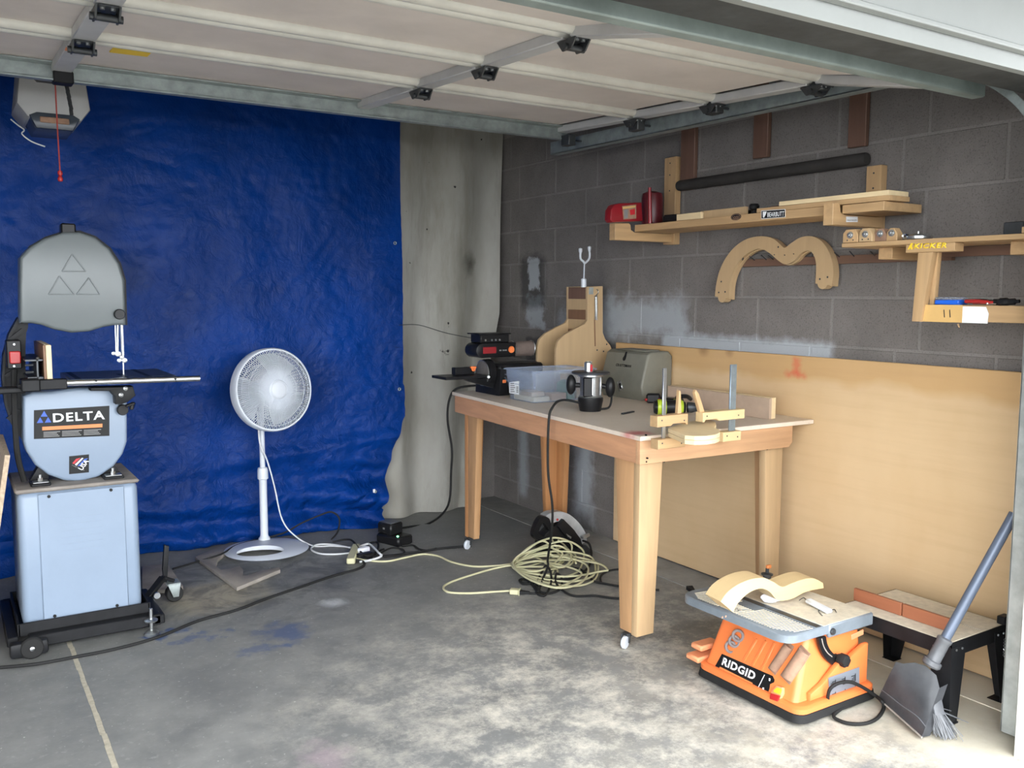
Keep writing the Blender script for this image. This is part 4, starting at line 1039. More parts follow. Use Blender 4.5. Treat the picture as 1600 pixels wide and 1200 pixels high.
bm = B(); cyl(bm, c+Vector((0,0,.045)), tp_, .0038, n=8); part('rod', bm, M['white_metal'], hk)
bm = B(); l, r = ony(908,408,4.06), ony(919,406,4.06)
tube(bm, [ony(907,393,4.06), ony(907,404,4.06), tp_+Vector((-.006,0,.008)), tp_, tp_+Vector((.012,0,.004)), ony(921,403,4.06), ony(921,391,4.06)], .006, 8, k=3)
for q in ((907,392),(921,389)): lathe(bm, ony(*q,4.06), (0,0,1), [(.006,-.015),(.0105,.0),(.0105,.012),(0,.018)], 12)
part('fork', bm, M['white_plastic'], hk)

# ---------------------------------------------------------------- khaki tool case
cs_ = thing('tool_case', 'khaki grey moulded plastic tool case with black lettering against the wall', 'case', (3.12,3.7,ZT))
X0, X1, Y0, Y1, Zb = 3.005, 3.222, 3.50, 3.845, ZT+.001
cx = [(X0+.02,Zb),(X0,Zb+.075),(X0+.045,Zb+.235),(X0+.07,Zb+.25),(X1-.03,Zb+.25),(X1-.004,Zb+.225),(X1-.004,Zb+.02),(X1-.02,Zb)]
bm = B(); prism(bm, [(x,Y0,z) for x,z in cx], (0,Y1-Y0,0), .012, 3); cb = part('shell', bm, M['case_grey'], cs_)
bm = B(); box(bm, (X0+.06,Y0+.05,Zb+.249), (X1-.05,Y1-.07,Zb+.256), .003); part('carry_handle', bm, M['case_grey'], cs_)
fn_ = Vector((-.16,0,.045)).normalized(); P0 = Vector((X0,0,Zb+.075)); zd = Vector((.045,0,.16)).normalized()
def onc(px, py): return onpl(px, py, P0-Vector((.0008,0,0)), fn_)
a, b = onc(963,571), onc(986,571.5)
lettering('lettering', 'CRAFTSMAN', M['decal_black'], cs_, onc(962,572), (0,-1,0), zd, abs(onc(986,571).y-onc(962,571).y), .015, thick=.03, space=1.15)
bm = B(); e = onc(976,558); yv = Vector((0,-1,0))
lathe(bm, e-zd*.008, -fn_*-1, [(0,.0012),(.012,.0012),(.012,0)], 16); obox(bm, e-zd*.004+yv*.002, e+zd*.030+yv*.006, .020, .0024, up=fn_, w2=.010); part('emblem', bm, M['decal_black'], cs_)
bm = B(); q = onpl(970,602,(X0+.01,0,Zb+.04),(-.96,0,-.26)); obox(bm, q+Vector((-.004,.012,.022)), q+Vector((-.004,-.012,-.022)), .026, .012, up=(1,0,0), bev=.003); part('latch', bm, M['steel'], cs_)
bm = B(); obox(bm, q+Vector((-.012,-.006,.012)), q+Vector((-.012,-.016,-.016)), .014, .006, up=(1,0,0), bev=.002); part('latch_tab', bm, M['black_plastic'], cs_)

# small things on the bench
bt = thing('hand_tool', 'small black and red tool lying in front of the khaki case', 'tool', (3.02,3.42,ZT))
bm = B(); obox(bm, (2.985,3.435,ZT+.026), (3.035,3.385,ZT+.026), .045, .048, bev=.008); part('body', bm, M['black_plastic'], bt)
for t in (0.05, .95):
    q = Vector((2.985,3.435,ZT+.02)).lerp(Vector((3.035,3.385,ZT+.02)), t)+Vector((-.022,-.018,0)); bm = B(); ball(bm, q, .008, n=10); part('button', bm, M['red_plastic'], bt)
bm = B(); tube(bm, [(3.03,3.39,ZT+.03),(3.032,3.355,ZT+.016),(3.030,3.32,ZT+.008)], [.010,.008,.005], 8); part('tail', bm, M['black_plastic'], bt)
bm = B(); a = onz(972,646.5,ZT+.005); b = onz(990,643,ZT+.005); obox(bm, a, b, .014, .007, bev=.002); solo('drill_bit', bm, M['dark_steel'], 'small dark bit lying alone in the middle of the bench top', 'bit')

# laminated board standing on edge near the wall
lb = thing('laminated_board', 'thick board of three glued plies standing on edge at the near end of the bench', 'board', (3.07,3.0,ZT))
for q, m in enumerate(('mdf','birch_y','birch_y')):
    bm = B(); box(bm, (3.045+.0165*q,2.69+.003*q,ZT+.001), (3.061+.0165*q,3.345,ZT+.095-.002*(q==0)), .0012); part('ply', bm, M[m], lb)

# cordless drill lying on its side
dr_ = thing('cordless_drill', 'lime green and black cordless drill lying behind the wooden clamps', 'drill', (2.85,2.92,ZT))
p0, p1 = Vector((2.70,3.06,ZT+.0385)), Vector((2.86,2.95,ZT+.0385)); d = (p1-p0).normalized()
bm = B(); lathe(bm, p0, d, [(0,0),(.026,.004),(.034,.02),(.034,.10),(.030,.13),(.024,.145),(0,.146)], 20); part('body', bm, M['black_plastic'], dr_)
bm = B(); lathe(bm, p0, d, [(.0345,.018),(.0362,.02),(.0362,.055),(.0345,.058)], 20); lathe(bm, p0, d, [(.0335,.118),(.0350,.12),(.0325,.132),(.031,.134)], 20); part('trim_ring', bm, M['lime'], dr_)
bm = B(); lathe(bm, p1-d*.04, d, [(.024,0),(.024,.02),(.018,.045),(.008,.055),(0,.055)], 16); part('chuck', bm, M['dark_steel'], dr_)
bm = B(); obox(bm, p0+d*.05+Vector((.0,0,.0)), p0+d*.05+Vector((.13,.07,-.004)), .036, .034, bev=.008); part('handle', bm, M['black_plastic'], dr_)
e = p0+d*.05+Vector((.13,.07,-.004))
bm = B(); obox(bm, e-Vector((.03,.0,0)), e+Vector((.035,.035,0)), .085, .06, bev=.008); part('battery', bm, M['black_plastic'], dr_)
bm = B(); tube(bm, [e+Vector((-.03,-.06,.03)), e+Vector((-.05,-.07,.045)), e+Vector((-.01,-.085,.048)), e+Vector((.04,-.06,.03))], .010, 8); part('belt_clip', bm, M['black_plastic'], dr_)
bm = B(); obox(bm, e+Vector((-.055,-.03,.01)), e+Vector((-.04,-.045,.03)), .03, .012, bev=.003); part('latch', bm, M['lime'], dr_)

# curved workpiece held by two wooden clamps at the near corner
cw = thing('curved_workpiece', 'curved two-ply wooden workpiece clamped over the near corner of the bench', 'workpiece', (2.5,2.6,ZT))
wp = [(1044,669),(1056,674),(1070,680),(1085,681.5),(1104,681),(1118,679),(1125,676),(1124,671),(1116,668),(1119,664),(1118,659),(1110,656.5),(1095,656),(1080,658),(1064,662)]
for z0, z1 in ((.886,.902),(.9028,.919)):
    bm = B(); prism(bm, [onz(px,py,.919)+Vector((0,0,z0-.919)) for px,py in wp], (0,0,z1-z0), .0012, 1); part('ply', bm, M['birch_y'], cw)
def clamp(name, label, bx, jaws, lever, bmat, bw):
    t = thing(name, label, 'clamp', (bx,2.55,.85), 'wooden cam clamps on the bench corner')
    bm = B(); box(bm, (bx-bw/2,2.548,.850), (bx+bw/2,2.555,1.153), .001); part('bar', bm, M[bmat], t)
    for k, (x0, x1, z0, z1) in enumerate(jaws):
        bm = B(); inx = x0 if abs(x1-bx) < abs(x0-bx) else x1; s = 1 if inx == x1 else -1
        q = [(x0,z0),(x1,z0),(x1,z1),(x0,z1)]
        if k == 0: 
            m = inx-s*.075
            q = [(bx-s*.05,z0),(m-s*.012,z0),(m,z0+.008),(inx-s*.014,z0+.008),(inx-s*.008,z0),(inx,z0),(inx,z1),(bx-s*.05,z1)]
        prism(bm, [(x,2.53,z) for x,z in q], (0,.044,0), .002, 1)
        j = part(('upper_jaw','lower_jaw')[k], bm, M['maple'] if s < 0 else M['pale_wood_x'], t)
        bm = B(); [lathe(bm, (x,2.53,(z0+z1)/2+.004*(-1)**i), (0,-1,0), [(0,.001),(.003,.001),(.0035,0)], 8) for i, x in enumerate((x0+.02,x1-.02))]; part('pin', bm, M['dark_steel'], j, kind='stuff')
    bm = B(); prism(bm, [(x,2.545,z) for x,z in lever], (0,.018,0), .002, 1); part('cam_lever', bm, M['pale_wood_z'], t)
clamp('wooden_clamp', 'reddish wooden clamp with a narrow bar at the corner of the bench', 2.306, [(2.258,2.412,.932,.974),(2.262,2.400,.846,.8845)], [(2.372,.974),(2.392,.974),(2.386,1.06),(2.378,1.065)], 'steel', .017)
clamp('wooden_clamp', 'pale wooden clamp with a wide bluish bar, nearer the wall', 2.672, [(2.492,2.706,.934,.972),(2.605,2.704,.846,.8845)], [(2.490,.972),(2.515,.972),(2.482,1.045),(2.466,1.062),(2.460,1.05)], 'silver_blue', .034)

# ================================================================== upper shelf
sh = thing('upper_shelf', 'long upper wall shelf plank on two notched wooden brackets, with round and black stickers', 'shelf', (3.05,2.9,1.70))
def bracket(y0, y1, xf, xl):
    bm = B(); prism(bm, [(xf,y0,1.700),(3.207,y0,1.700),(3.207,y0,1.742),(xl+.022,y0,1.742),(xl,y0,1.752),(xl-.004,y0,1.778),(xl-.014,y0,1.785),(xf,y0,1.782)], (0,y1-y0,0), .002, 1)
    return part('bracket', bm, M['pale_wood_x'], sh)
def post(y0, y1, z1):
    bm = B(); box(bm, (3.208,y0,1.690), (3.247,y1,z1), .002); p = part('post', bm, M['pale_wood_z'], sh)
    bm = B()
    for z in (z1-.03, z1-.09, z1-.17): lathe(bm, (3.208,(y0+y1)/2,z), (-1,0,0), [(0,.0008),(.004,.0008),(.004,0)], 8)
    part('screw', bm, M['dark_steel'], p, kind='stuff')
bl = bracket(3.515,3.560,2.832,2.935); br = bracket(2.285,2.330,2.906,2.952)
post(3.498,3.583,2.135); post(2.297,2.366,1.952)
bm = B(); box(bm, (2.954,2.335,1.743), (3.19,3.512,1.778), .002); box(bm, (2.957,2.10,1.7435), (3.19,2.283,1.777), .002)
pk = part('plank', bm, M['pale_wood'], sh)
for (px0, px1), txt in (((1191,1227), 'BEARBUTT'),):
    X = 2.9535
    q = [onx(1190,329.5,X), onx(1227,327,X), onx(1227,339,X), onx(1190,342,X)]
    bm = B(); prism(bm, q, (-.0006,0,0)); s_ = part('sticker', bm, M['decal_black'], pk, 'black and white rectangular sticker', flat=True)
    bm = B(); tube(bm, [Vector(p)-Vector((.0008,0,0)) for p in q], .0012, 4, k=1, closed=True); part('border', bm, M['print_white'], s_)
    a, b = onx(1199,339.2,X-.001), onx(1225,337.4,X-.001)
    lettering('lettering', txt, M['print_white'], s_, a, b-a, (0,0,1), (b-a).length, (onx(1199,332,X)-a).length, thick=.012, space=1.1)
    bm = B(); prism(bm, [onx(px,py,X-.0007) for px,py in ((1192,331),(1198,330.6),(1196.5,335),(1194,340),(1192,340))], (-.0005,0,0)); part('emblem', bm, M['print_white'], s_, flat=True)
X = 2.9535; c = onx(1150,339,X)
bm = B(); P = [c+Vector((0,-.030*cos(t),.0145*sin(t))) for t in [2*pi*i/28 for i in range(28)]]; prism(bm, P, (-.0006,0,0)); s_ = part('sticker', bm, M['black_plastic'], pk, 'dark oval sticker', flat=True)
bm = B(); tube(bm, [c+Vector((-.0008,-.025*cos(t),.0115*sin(t))) for t in [2*pi*i/28 for i in range(28)]], .0009, 4, k=1, closed=True)
tube(bm, [c+Vector((-.0008,.018-.006*i,.003*(-1)**i)) for i in range(7)], .0010, 4, k=3); tube(bm, [c+Vector((-.0008,.014,-.007)),c+Vector((-.0008,-.014,-.006))], .0008, 4, k=1); part('print', bm, M['drum'], s_, kind='stuff')
bm = B(); q = [ony(px,py,2.2845) for px,py in ((1322,338.5),(1340,338.5),(1340,347),(1322,347))]; prism(bm, q, (0,-.0006,0)); s_ = part('sticker', bm, M['print_white'], br, 'small white label', flat=True)
a, b = ony(1323.5,345.2,2.2838), ony(1338.5,345,2.2838); lettering('lettering', 'PREMIUM', M['print_grey'], s_, a, b-a, (0,0,1), (b-a).length, .0045)

# things on the upper shelf
SZ = 1.779
rc = thing('red_box', 'red plastic box with a printed label at far end of the upper shelf', 'box', (3.0,3.45,SZ))
Y = 3.455
q = [(957,349),(954,343),(955,328),(960,320),(968,317.5),(1003,316),(1005,345.5)]
bm = B(); prism(bm, [Vector((p.x,p.y,max(p.z,SZ))) for p in [ony(px,py,Y) for px,py in q]], (0,.05,0), .006); part('body', bm, M['dark_red'], rc)
bm = B(); prism(bm, [ony(px,py,Y-.0008) for px,py in ((972,322),(994,319.5),(994,341.5),(974,343))], (0,-.0006,0)); lb_ = part('label_plate', bm, M['drum'], rc, 'worn printed label', flat=True)
bm = B(); prism(bm, [ony(px,py,Y-.0018) for px,py in ((975,328),(981,327),(981,341),(975.5,341.5))], (0,-.0005,0)); part('print', bm, M['print_grey'], lb_, flat=True)
bm = B(); prism(bm, [ony(px,py,Y-.0018) for px,py in ((984,328),(992,326),(992,335),(985,336))], (0,-.0005,0)); part('print', bm, M['print_red'], lb_, flat=True)
bm = B(); prism(bm, [ony(px,py,Y-.0018) for px,py in ((973,323.5),(993,321),(993,324),(973,326.5))], (0,-.0005,0)); part('print', bm, M['cardboard'], lb_, flat=True)
rb = thing('red_canister', 'dark red rounded canister with a ribbed spine behind the red box', 'canister', (3.09,3.42,SZ))
c = ony(1018,342,3.455); c.z = SZ
bm = B(); lathe(bm, (c.x+.02,3.475,SZ), (0,0,1), [(0,0),(.050,0),(.054,.012),(.054,.13),(.048,.155),(.025,.165),(0,.166)], 24); part('body', bm, M['deep_red'], rb)
bm = B(); a, b = ony(1016,341,3.405), ony(1015,293,3.405); a.z = SZ; cyl(bm, a, b, .010, .008, n=10); part('spine', bm, M['dark_red'], rb)
g = 'offcuts and tools on the upper shelf'
def onshelf(px, py, z=SZ): 
    p = onz(px, py, z); return p
bm = B(); a, b = onx(1058,342,2.972), onx(1096,338,2.972); obox(bm, Vector((2.977,a.y,SZ+.0155)), Vector((2.977,b.y,SZ+.0155)), .018, .030, bev=.001); solo('wood_strip', bm, M['birch_y'], 'short pale wood strip on edge at the front of the upper shelf', 'wood')
bm = B(); a, b = onx(1093,340,2.985), onx(1166,334,2.985); obox(bm, Vector((2.999,a.y,SZ+.0185)), Vector((2.999,b.y+.01,SZ+.0185)), .018, .036, bev=.001); solo('wood_strip', bm, M['birch'], 'longer pale wood strip on edge behind the short one on upper shelf', 'wood')
bm = B(); obox(bm, (3.02,3.36,SZ+.020), (3.05,3.22,SZ+.020), .05, .038, bev=.008); cyl(bm, (3.03,3.20,SZ+.02), (3.05,3.10,SZ+.02), .012, n=10); solo('black_tool', bm, M['black_plastic'], 'black hand tool lying behind the short wood strip on the upper shelf', 'tool')
bm = B(); cyl(bm, (3.04,3.12,SZ+.016), (3.04,2.86,SZ+.016), .015, n=12); lathe(bm, (3.04,2.86,SZ+.016), (0,-1,0), [(.015,0),(.010,.02),(.010,.05),(.004,.055),(0,.055)], 12); solo('black_tube', bm, M['black_plastic'], 'black round tool behind the longer wood strip', 'tool')
bm = B(); c = onx(1178,332,3.01); c.z = SZ; lathe(bm, c, (0,0,1), [(0,0),(.012,0),(.010,.018),(.020,.024),(.024,.036),(.018,.046),(0,.048)], 10); solo('star_grip', bm, M['black_plastic'], 'black lobed knob standing on upper shelf right of the strips', 'knob')
bm = B(); box(bm, (3.02,2.56,SZ+.001), (3.06,2.70,SZ+.030), .002); solo('wood_block', bm, M['nail_wood'], 'dull wood block between the black knob and stacked boards', 'wood')
gs = 'boards stacked at the near end of the upper shelf'
for i, (z, y1, l) in enumerate(((SZ+.0005,2.72,'lower board of the stack at near end of upper shelf'), (SZ+.0195,2.60,'upper board of the stack at near end of upper shelf'))):
    bm = B(); box(bm, (2.962,2.082+.006*i,z), (3.085,y1,z+.0183), .001); solo('shelf_board', bm, M['birch_y'] if i else M['pale_wood'], l, 'board', gs)
bm = B(); lathe(bm, (3.221,3.49,1.985), (0,-1,0), [(0,0),(.024,.004),(.027,.016),(.027,1.105),(.024,1.115),(0,1.116)], 20)
solo('dark_pipe', bm, M['pipe'], 'long dark pipe running along the block wall above the upper shelf', 'pipe')

# ================================================================== nail rail and hanging template
nr = thing('nail_rail', 'dull red wood strip with a row of nails fixed to block wall', 'rail', (3.236,2.5,1.563))
bm = B(); box(bm, (3.225,1.99,1.563), (3.248,3.055,1.598), .0015); part('strip', bm, M['nail_wood'], nr)
for i, px in enumerate((1178,1196,1207,1216,1232,1246,1310,1333,1365,1393,1420)):
    y = onx(px,405,3.22).y; bm = B(); s = .03 if i % 2 else .012
    cyl(bm, (3.226,y,1.592), (3.178,y-.012,1.606+s*.2), .0022, n=6); part('nail', bm, M['dark_steel'], nr)
X = 3.182
out = [(1117,463),(1119,445),(1124,424),(1134,403),(1149,385),(1168,373),(1190,369),(1208,373),(1219,382),(1226,387),(1236,380),(1251,371),(1266,369),(1280,374),(1291,386),(1299,403),(1302,424),(1300,446)]
inn = [(1139,467),(1140,447),(1144,430),(1152,413),(1163,400),(1177,391),(1190,389),(1203,396),(1217,408),(1228,413),(1241,407),(1250,397),(1259,392),(1267,393),(1272,400),(1275,412),(1275,428),(1274,443)]
wt = thing('wavy_template', 'm-shaped wavy wooden template hanging from the nails on block wall', 'template', tuple(onx(1210,420,X)))
for k, (dx, t) in enumerate(((0,.019), (.0198,.019))):
    f = lambda pts: smooth_path([onx(px,py,X)+Vector((dx,0,-.004*k)) for px,py in pts], 4)
    bm = B(); band(bm, f(out), f(inn), (t,0,0)); pl_ = part('ply', bm, M['birch'], wt)
    if k == 0:
        bm = B()
        for px, py in ((1123,457),(1133,456),(1281,436),(1293,433),(1216,386),(1127,440)): lathe(bm, onx(px,py,X), (-1,0,0), [(0,.0006),(.0045,.0006),(.0045,0)], 8)
        part('screw_hole', bm, M['dark_steel'], pl_, kind='stuff')
for (px, py, w) in ((1128,464,1), (1285,442,1)):
    bm = B(); c = onx(px,py,X); lathe(bm, c+Vector((.0005,0,0)), (1,0,0), [(0,0),(.0265,0),(.0265,.038),(0,.038)], 20); part('end_lobe', bm, M['birch'], wt)
bm = B(); a = onx(1160,404,3.175); obox(bm, a+Vector((.02,.012,.006)), a+Vector((-.012,-.012,-.006)), .005, .005); part('nail', bm, M['dark_steel'], wt)

# ================================================================== lower shelf by the door post
ls = thing('lower_shelf', 'narrow lower wall shelf near the door post with a lettered yellow cross block', 'shelf', (3.05,1.9,1.34))
bm = B(); box(bm, (2.93,1.555,1.612), (3.20,2.258,1.629), .0015); part('shelf_board', bm, M['pale_wood'], ls)
bm = B(); box(bm, (2.9305,1.80,1.582), (2.985,1.985,1.6115), .0015); kb = part('cross_block', bm, M['pale_wood'], ls)
a, b = onx(1427,388.3,2.929), onx(1479,386.6,2.929)
lettering('lettering', 'KICKER', M['print_yellow'], kb, a+Vector((.001,0,-.001)), b-a, (0,.10,1), (b-a).length, .0185, shear=.25, thick=.035, space=1.12)
bm = B(); P = lambda *q: [onx(px,py,2.9296) for px,py in q]
prism(bm, P((1418,390),(1423.5,380),(1427,380),(1425,384),(1426,389.5),(1423.5,390),(1422.5,386.5),(1420.5,390)), (-.0006,0,0)); part('emblem', bm, M['print_yellow'], kb, flat=True)
bm = B(); prism(bm, [(2.934,1.882,1.5815),(2.934,1.938,1.5815),(2.934,1.950,1.338),(2.934,1.915,1.338)], (.03,0,0), .0015); part('drop_post', bm, M['pale_wood_z'], ls)
bm = B(); prism(bm, [(2.964,1.880,1.5815),(2.964,1.902,1.5815),(2.964,1.905,1.345),(2.964,1.890,1.345)], (.022,0,0), .001); part('drop_post', bm, M['pale_wood_z'], ls)
bm = B(); box(bm, (2.95,1.54,1.342), (3.02,1.925,1.398), .002); tr_ = part('tray', bm, M['pale_wood'], ls)
bm = B(); box(bm, (2.9455,1.770,1.338), (2.9497,1.926,1.3985), .001); cp_ = part('card_face', bm, M['cardboard'], ls, 'yellow card face')
bm = B(); prism(bm, [onx(px,py,2.9485) for px,py in ((1497,478.5),(1541,479.5),(1545,490),(1543,505.5),(1495,504))], (-.001,0,0)); part('paint_patch', bm, M['print_white'], ls, 'white painted patch', flat=True)
bm = B()
for px in (1475,1484): obox(bm, onx(px,484,2.945), onx(px+.8,496,2.945), .0022, .0025, up=(1,0,0))
part('staple', bm, M['dark_steel'], cp_, kind='stuff')
bm = B(); obox(bm, onx(1497,506,2.947), onx(1499,512,2.947), .008, .003, w2=.001); part('splinter', bm, M['pale_wood'], tr_)
for y0, y1 in ((2.10,2.16), (1.60,1.66)):
    bm = B(); box(bm, (3.02,y0,1.566), (3.2235,y1,1.6115), .002); part('bracket', bm, M['pale_wood_x'], ls)
bm = B(); box(bm, (3.21,1.57,1.575), (3.224,2.05,1.6115), .001); part('rear_cleat', bm, M['nail_wood'], ls)
bm = B(); box(bm, (2.932,1.545,1.630), (2.952,1.578,1.650), .001); part('stop', bm, M['pale_wood'], ls)
gj = 'bolted clamp jaw blocks on the lower shelf'
zb = 1.630
for i, (px0, px1, m, l) in enumerate(((1317,1341,'pale_wood_z','bolted wooden jaw block at far end of the lower shelf, first of four'), (1342,1363,'birch','bolted wooden jaw block on lower shelf, second from the far end'), (1366,1385,'drum','darker bolted jaw block on lower shelf, third from the far end'), (1385,1402,'pale_wood_z','bolted jaw block on lower shelf beside the round steel puller'))):
    xx = 2.933+.018*(i//2)
    y1, y0 = onx(px0,365,xx).y-.0005, onx(px1,365,xx).y+.001
    t = thing('jaw_block', l, 'block', (xx+.02,(y0+y1)/2,zb), gj)
    h = .050-.004*(i//2)
    bm = B(); prism(bm, [(xx,y1,zb),(xx,y0,zb),(xx,y0,zb+h*.55),(xx,y0+.014,zb+h),(xx,y1-.014,zb+h),(xx,y1,zb+h*.7)], (.035,0,0), .0015, 1); part('body', bm, M[m], t)
    bm = B(); yc = (y0+y1)/2; lathe(bm, (xx,yc,zb+.028), (-1,0,0), [(.013,0),(.013,.002),(.009,.003),(.009,.009),(.004,.010),(.004,.015),(0,.015)], 12); part('bolt', bm, M['steel'], t)
    if i < 2:
        bm = B(); [lathe(bm, (xx,yc+s*.013,zb+.009), (-1,0,0), [(0,.0006),(.003,.0006),(.003,0)], 8) for s in (-1,1)]; part('screw', bm, M['dark_steel'], t, kind='stuff')
pu = thing('steel_puller', 'round steel fitting lying on the lower shelf beside the jaw blocks', 'fitting', (2.96,2.04,zb))
c = onx(1425,370,2.965); c.z = zb
bm = B(); lathe(bm, c+Vector((.02,-.012,0)), (0,0,1), [(0,0),(.042,0),(.046,.004),(.046,.012),(.036,.016),(.030,.020),(0,.020)], 28); part('disc', bm, M['steel'], pu)
bm = B(); k = onx(1413.5,366,2.942); lathe(bm, Vector((2.952,k.y,zb+.013)), (-1,0,0), [(.005,.010),(.0095,.012),(.012,.006),(.012,0)], 18); part('knob', bm, M['chrome'], pu)
bm = B(); lathe(bm, c+Vector((.02,-.012,.020)), (0,0,1), [(.004,0),(.004,.010),(0,.012)], 8); part('stud', bm, M['steel'], pu)
bm = B(); a = onx(1562,362,3.0); box(bm, (2.98,1.60,zb), (3.03,1.665,zb+.042), .003); solo('dark_box', bm, M['dark_steel'], 'small dark box at the near end of the lower shelf', 'box')
for y in (1.605,1.578+.012):
    pass
bx = thing('blue_case', 'small blue plastic case with a clear lid on the lowest ledge by the post', 'case', (2.975,1.86,1.40))
q0 = onx(1440,470,2.952); q1 = onx(1498,471,2.952)
bm = B(); box(bm, (2.951,q1.y,1.3985), (3.008,min(q0.y,1.878),1.416), .003); part('body', bm, M['blue_plastic'], bx)
bm = B(); box(bm, (2.951,q1.y,1.4165), (3.008,min(q0.y,1.878),1.425), .003); part('lid', bm, M['clear'], bx)
bm = B()
for px in (1463,1473,1482): c = onx(px,459,2.955); ball(bm, Vector((2.960,c.y,1.4215)), .003, n=8)
part('bit', bm, M['chrome'], bx, kind='stuff')
pr_ = thing('pliers', 'red handled black pliers lying beside the blue case on the lowest ledge', 'pliers', (2.97,1.69,1.399))
bm = B(); tube(bm, [(2.962,1.768,1.411),(2.958,1.73,1.412),(2.958,1.70,1.410),(2.962,1.672,1.408)], [.010,.010,.009,.007], 8, flat=.7); part('handle', bm, M['red_plastic'], pr_)
bm = B(); tube(bm, [(2.985,1.768,1.412),(2.990,1.73,1.414),(2.985,1.70,1.412),(2.974,1.672,1.409)], [.009,.009,.008,.007], 8, flat=.7); part('handle', bm, M['black_plastic'], pr_)
bm = B(); tube(bm, [(2.968,1.675,1.409),(2.968,1.648,1.409),(2.967,1.615,1.411),(2.967,1.59,1.413)], [.011,.015,.011,.006], 10); part('jaw', bm, M['black_iron'], pr_)
bm = B(); tube(bm, [(2.958,1.74,1.402),(2.957,1.71,1.4025),(2.958,1.685,1.403),(2.957,1.66,1.402)], .0028, 6); ball(bm, (2.957,1.690,1.405), .006, n=10); lathe(bm, (2.957,1.645,1.402), (0,0,1), [(.004,0),(.007,.001),(.004,.002)], 10)
solo('key_ring', bm, M['chrome'], 'small bright steel driver lying in front of the red pliers', 'tool')

# ================================================================== orange spindle sander on the floor
os_ = thing('spindle_sander', 'orange bench-top spindle sander with a grey ribbed table on the floor', 'sander', (2.53,2.13,0))
SX0, SX1, SY0, SY1 = 2.328, 2.742, 1.885, 2.372
def rr(x0, x1, y0, y1, z, r=.04):
    out = []
    for cx, cy, a0 in ((x1-r,y1-r,0),(x0+r,y1-r,90),(x0+r,y0+r,180),(x1-r,y0+r,270)):
        for k in range(5): t = radians(a0+k*22.5); out.append(Vector((cx+r*cos(t), cy+r*sin(t), z)))
    return out
def loft(bm, rings, cap=True):
    V = [[bm.verts.new(p) for p in r] for r in rings]; n = len(V[0])
    for a, b in zip(V, V[1:]):
        for i in range(n): bm.faces.new((a[i], a[(i+1)%n], b[(i+1)%n], b[i]))
    if cap: bm.faces.new(V[0][::-1]); bm.faces.new(V[-1])
    bmesh.ops.recalc_face_normals(bm, faces=bm.faces[:]); return bm
bm = B(); loft(bm, [rr(SX0+.01,SX1-.01,SY0+.01,SY1-.01,.004), rr(SX0-.004,SX1+.004,SY0-.004,SY1+.004,.012), rr(SX0,SX1,SY0,SY1,.038), rr(SX0+.004,SX1-.004,SY0+.004,SY1-.004,.040)]); part('base', bm, M['black_rubber'], os_)
bm = B(); loft(bm, [rr(SX0+.002,SX1-.002,SY0+.002,SY1-.002,.040), rr(SX0+.002,SX1-.002,SY0+.002,SY1-.002,.056), rr(SX0+.010,SX1-.010,SY0+.010,SY1-.010,.063), rr(SX0+.016,SX1-.016,SY0+.016,SY1-.016,.0635)]); part('skirt', bm, M['orange'], os_)
# body: the long side facing the room leans back
bx0, bx1, bt0, bt1 = 2.352, 2.716, 2.436, 2.716
by0, by1, ty0, ty1 = 1.925, 2.350, 1.955, 2.330
bm = B()
loft(bm, [rr(bx0,bx1,by0,by1,.064,.022), rr(bt0,bt1,ty0,ty1,.270,.022)]); body = part('body', bm, M['orange'], os_)
# raised lower block on the near end carrying the plate
bm = B(); prism(bm, [(2.41,1.930,.064),(2.712,1.930,.064),(2.712,1.930,.205),(2.690,1.930,.205),(2.600,1.930,.170),(2.55,1.930,.165),(2.47,1.930,.112),(2.41,1.930,.09)], (0,-.020,0), .006); eb = part('end_block', bm, M['orange'], os_)
# table
bm = B(); loft(bm, [rr(2.312,2.728,1.935,2.428,.272,.05), rr(2.300,2.740,1.922,2.440,.278,.055), rr(2.300,2.740,1.922,2.440,.304,.055), rr(2.304,2.736,1.926,2.436,.308,.055)]); tb = part('table', bm, M['table_grey'], os_)
bm = B()
for i in range(40):
    y = 2.405-i*.0118
    if .30 < (i/40) < .52: x1 = 2.395
    else: x1 = 2.435
    x0 = 2.318+.045*max(0,(i-34)/6)+.03*max(0,(4-i)/4)
    x0b = 2.365 if .30 < (i/40) < .46 else x0
    obox(bm, (x0b,y,.3085), (x1,y-.012,.3085), .0042, .0022, up=(0,0,1))
part('ribs', bm, M['dust'], tb, 'dusty ribs', kind='stuff')
bm = B(); tube(bm, [(2.325,2.25,.3088),(2.358,2.25,.3088),(2.358,2.165,.3088),(2.325,2.165,.3088)], .0014, 4, k=1, closed=True)
for i in range(4): tube(bm, [(2.332,2.235-.017*i,.3088),(2.350,2.242-.017*i,.3088),(2.350,2.230-.017*i,.3088),(2.333,2.225-.017*i,.3088)], .0011, 4, k=1)
part('emblem', bm, M['dust'], tb, kind='stuff')
bm = B(); box(bm, (2.452,1.93,.3078), (2.474,2.435,.3095)); part('slot', bm, M['dark_steel'], tb)
bm = B(); box(bm, (2.482,1.924,.3075), (2.735,2.40,.3095), .001); part('dust_film', bm, M['dust'], tb, 'pale sawdust on the table')
bm = B(); box(bm, (2.505,1.918,.262), (2.745,1.934,.3085), .005); part('tilt_edge', bm, M['table_grey'], tb)
bm = B(); lathe(bm, (2.52,1.918,.285), (0,-1,0), [(0,.008),(.010,.008),(.012,.004),(.012,0)], 12); part('stop_screw', bm, M['dark_steel'], tb)
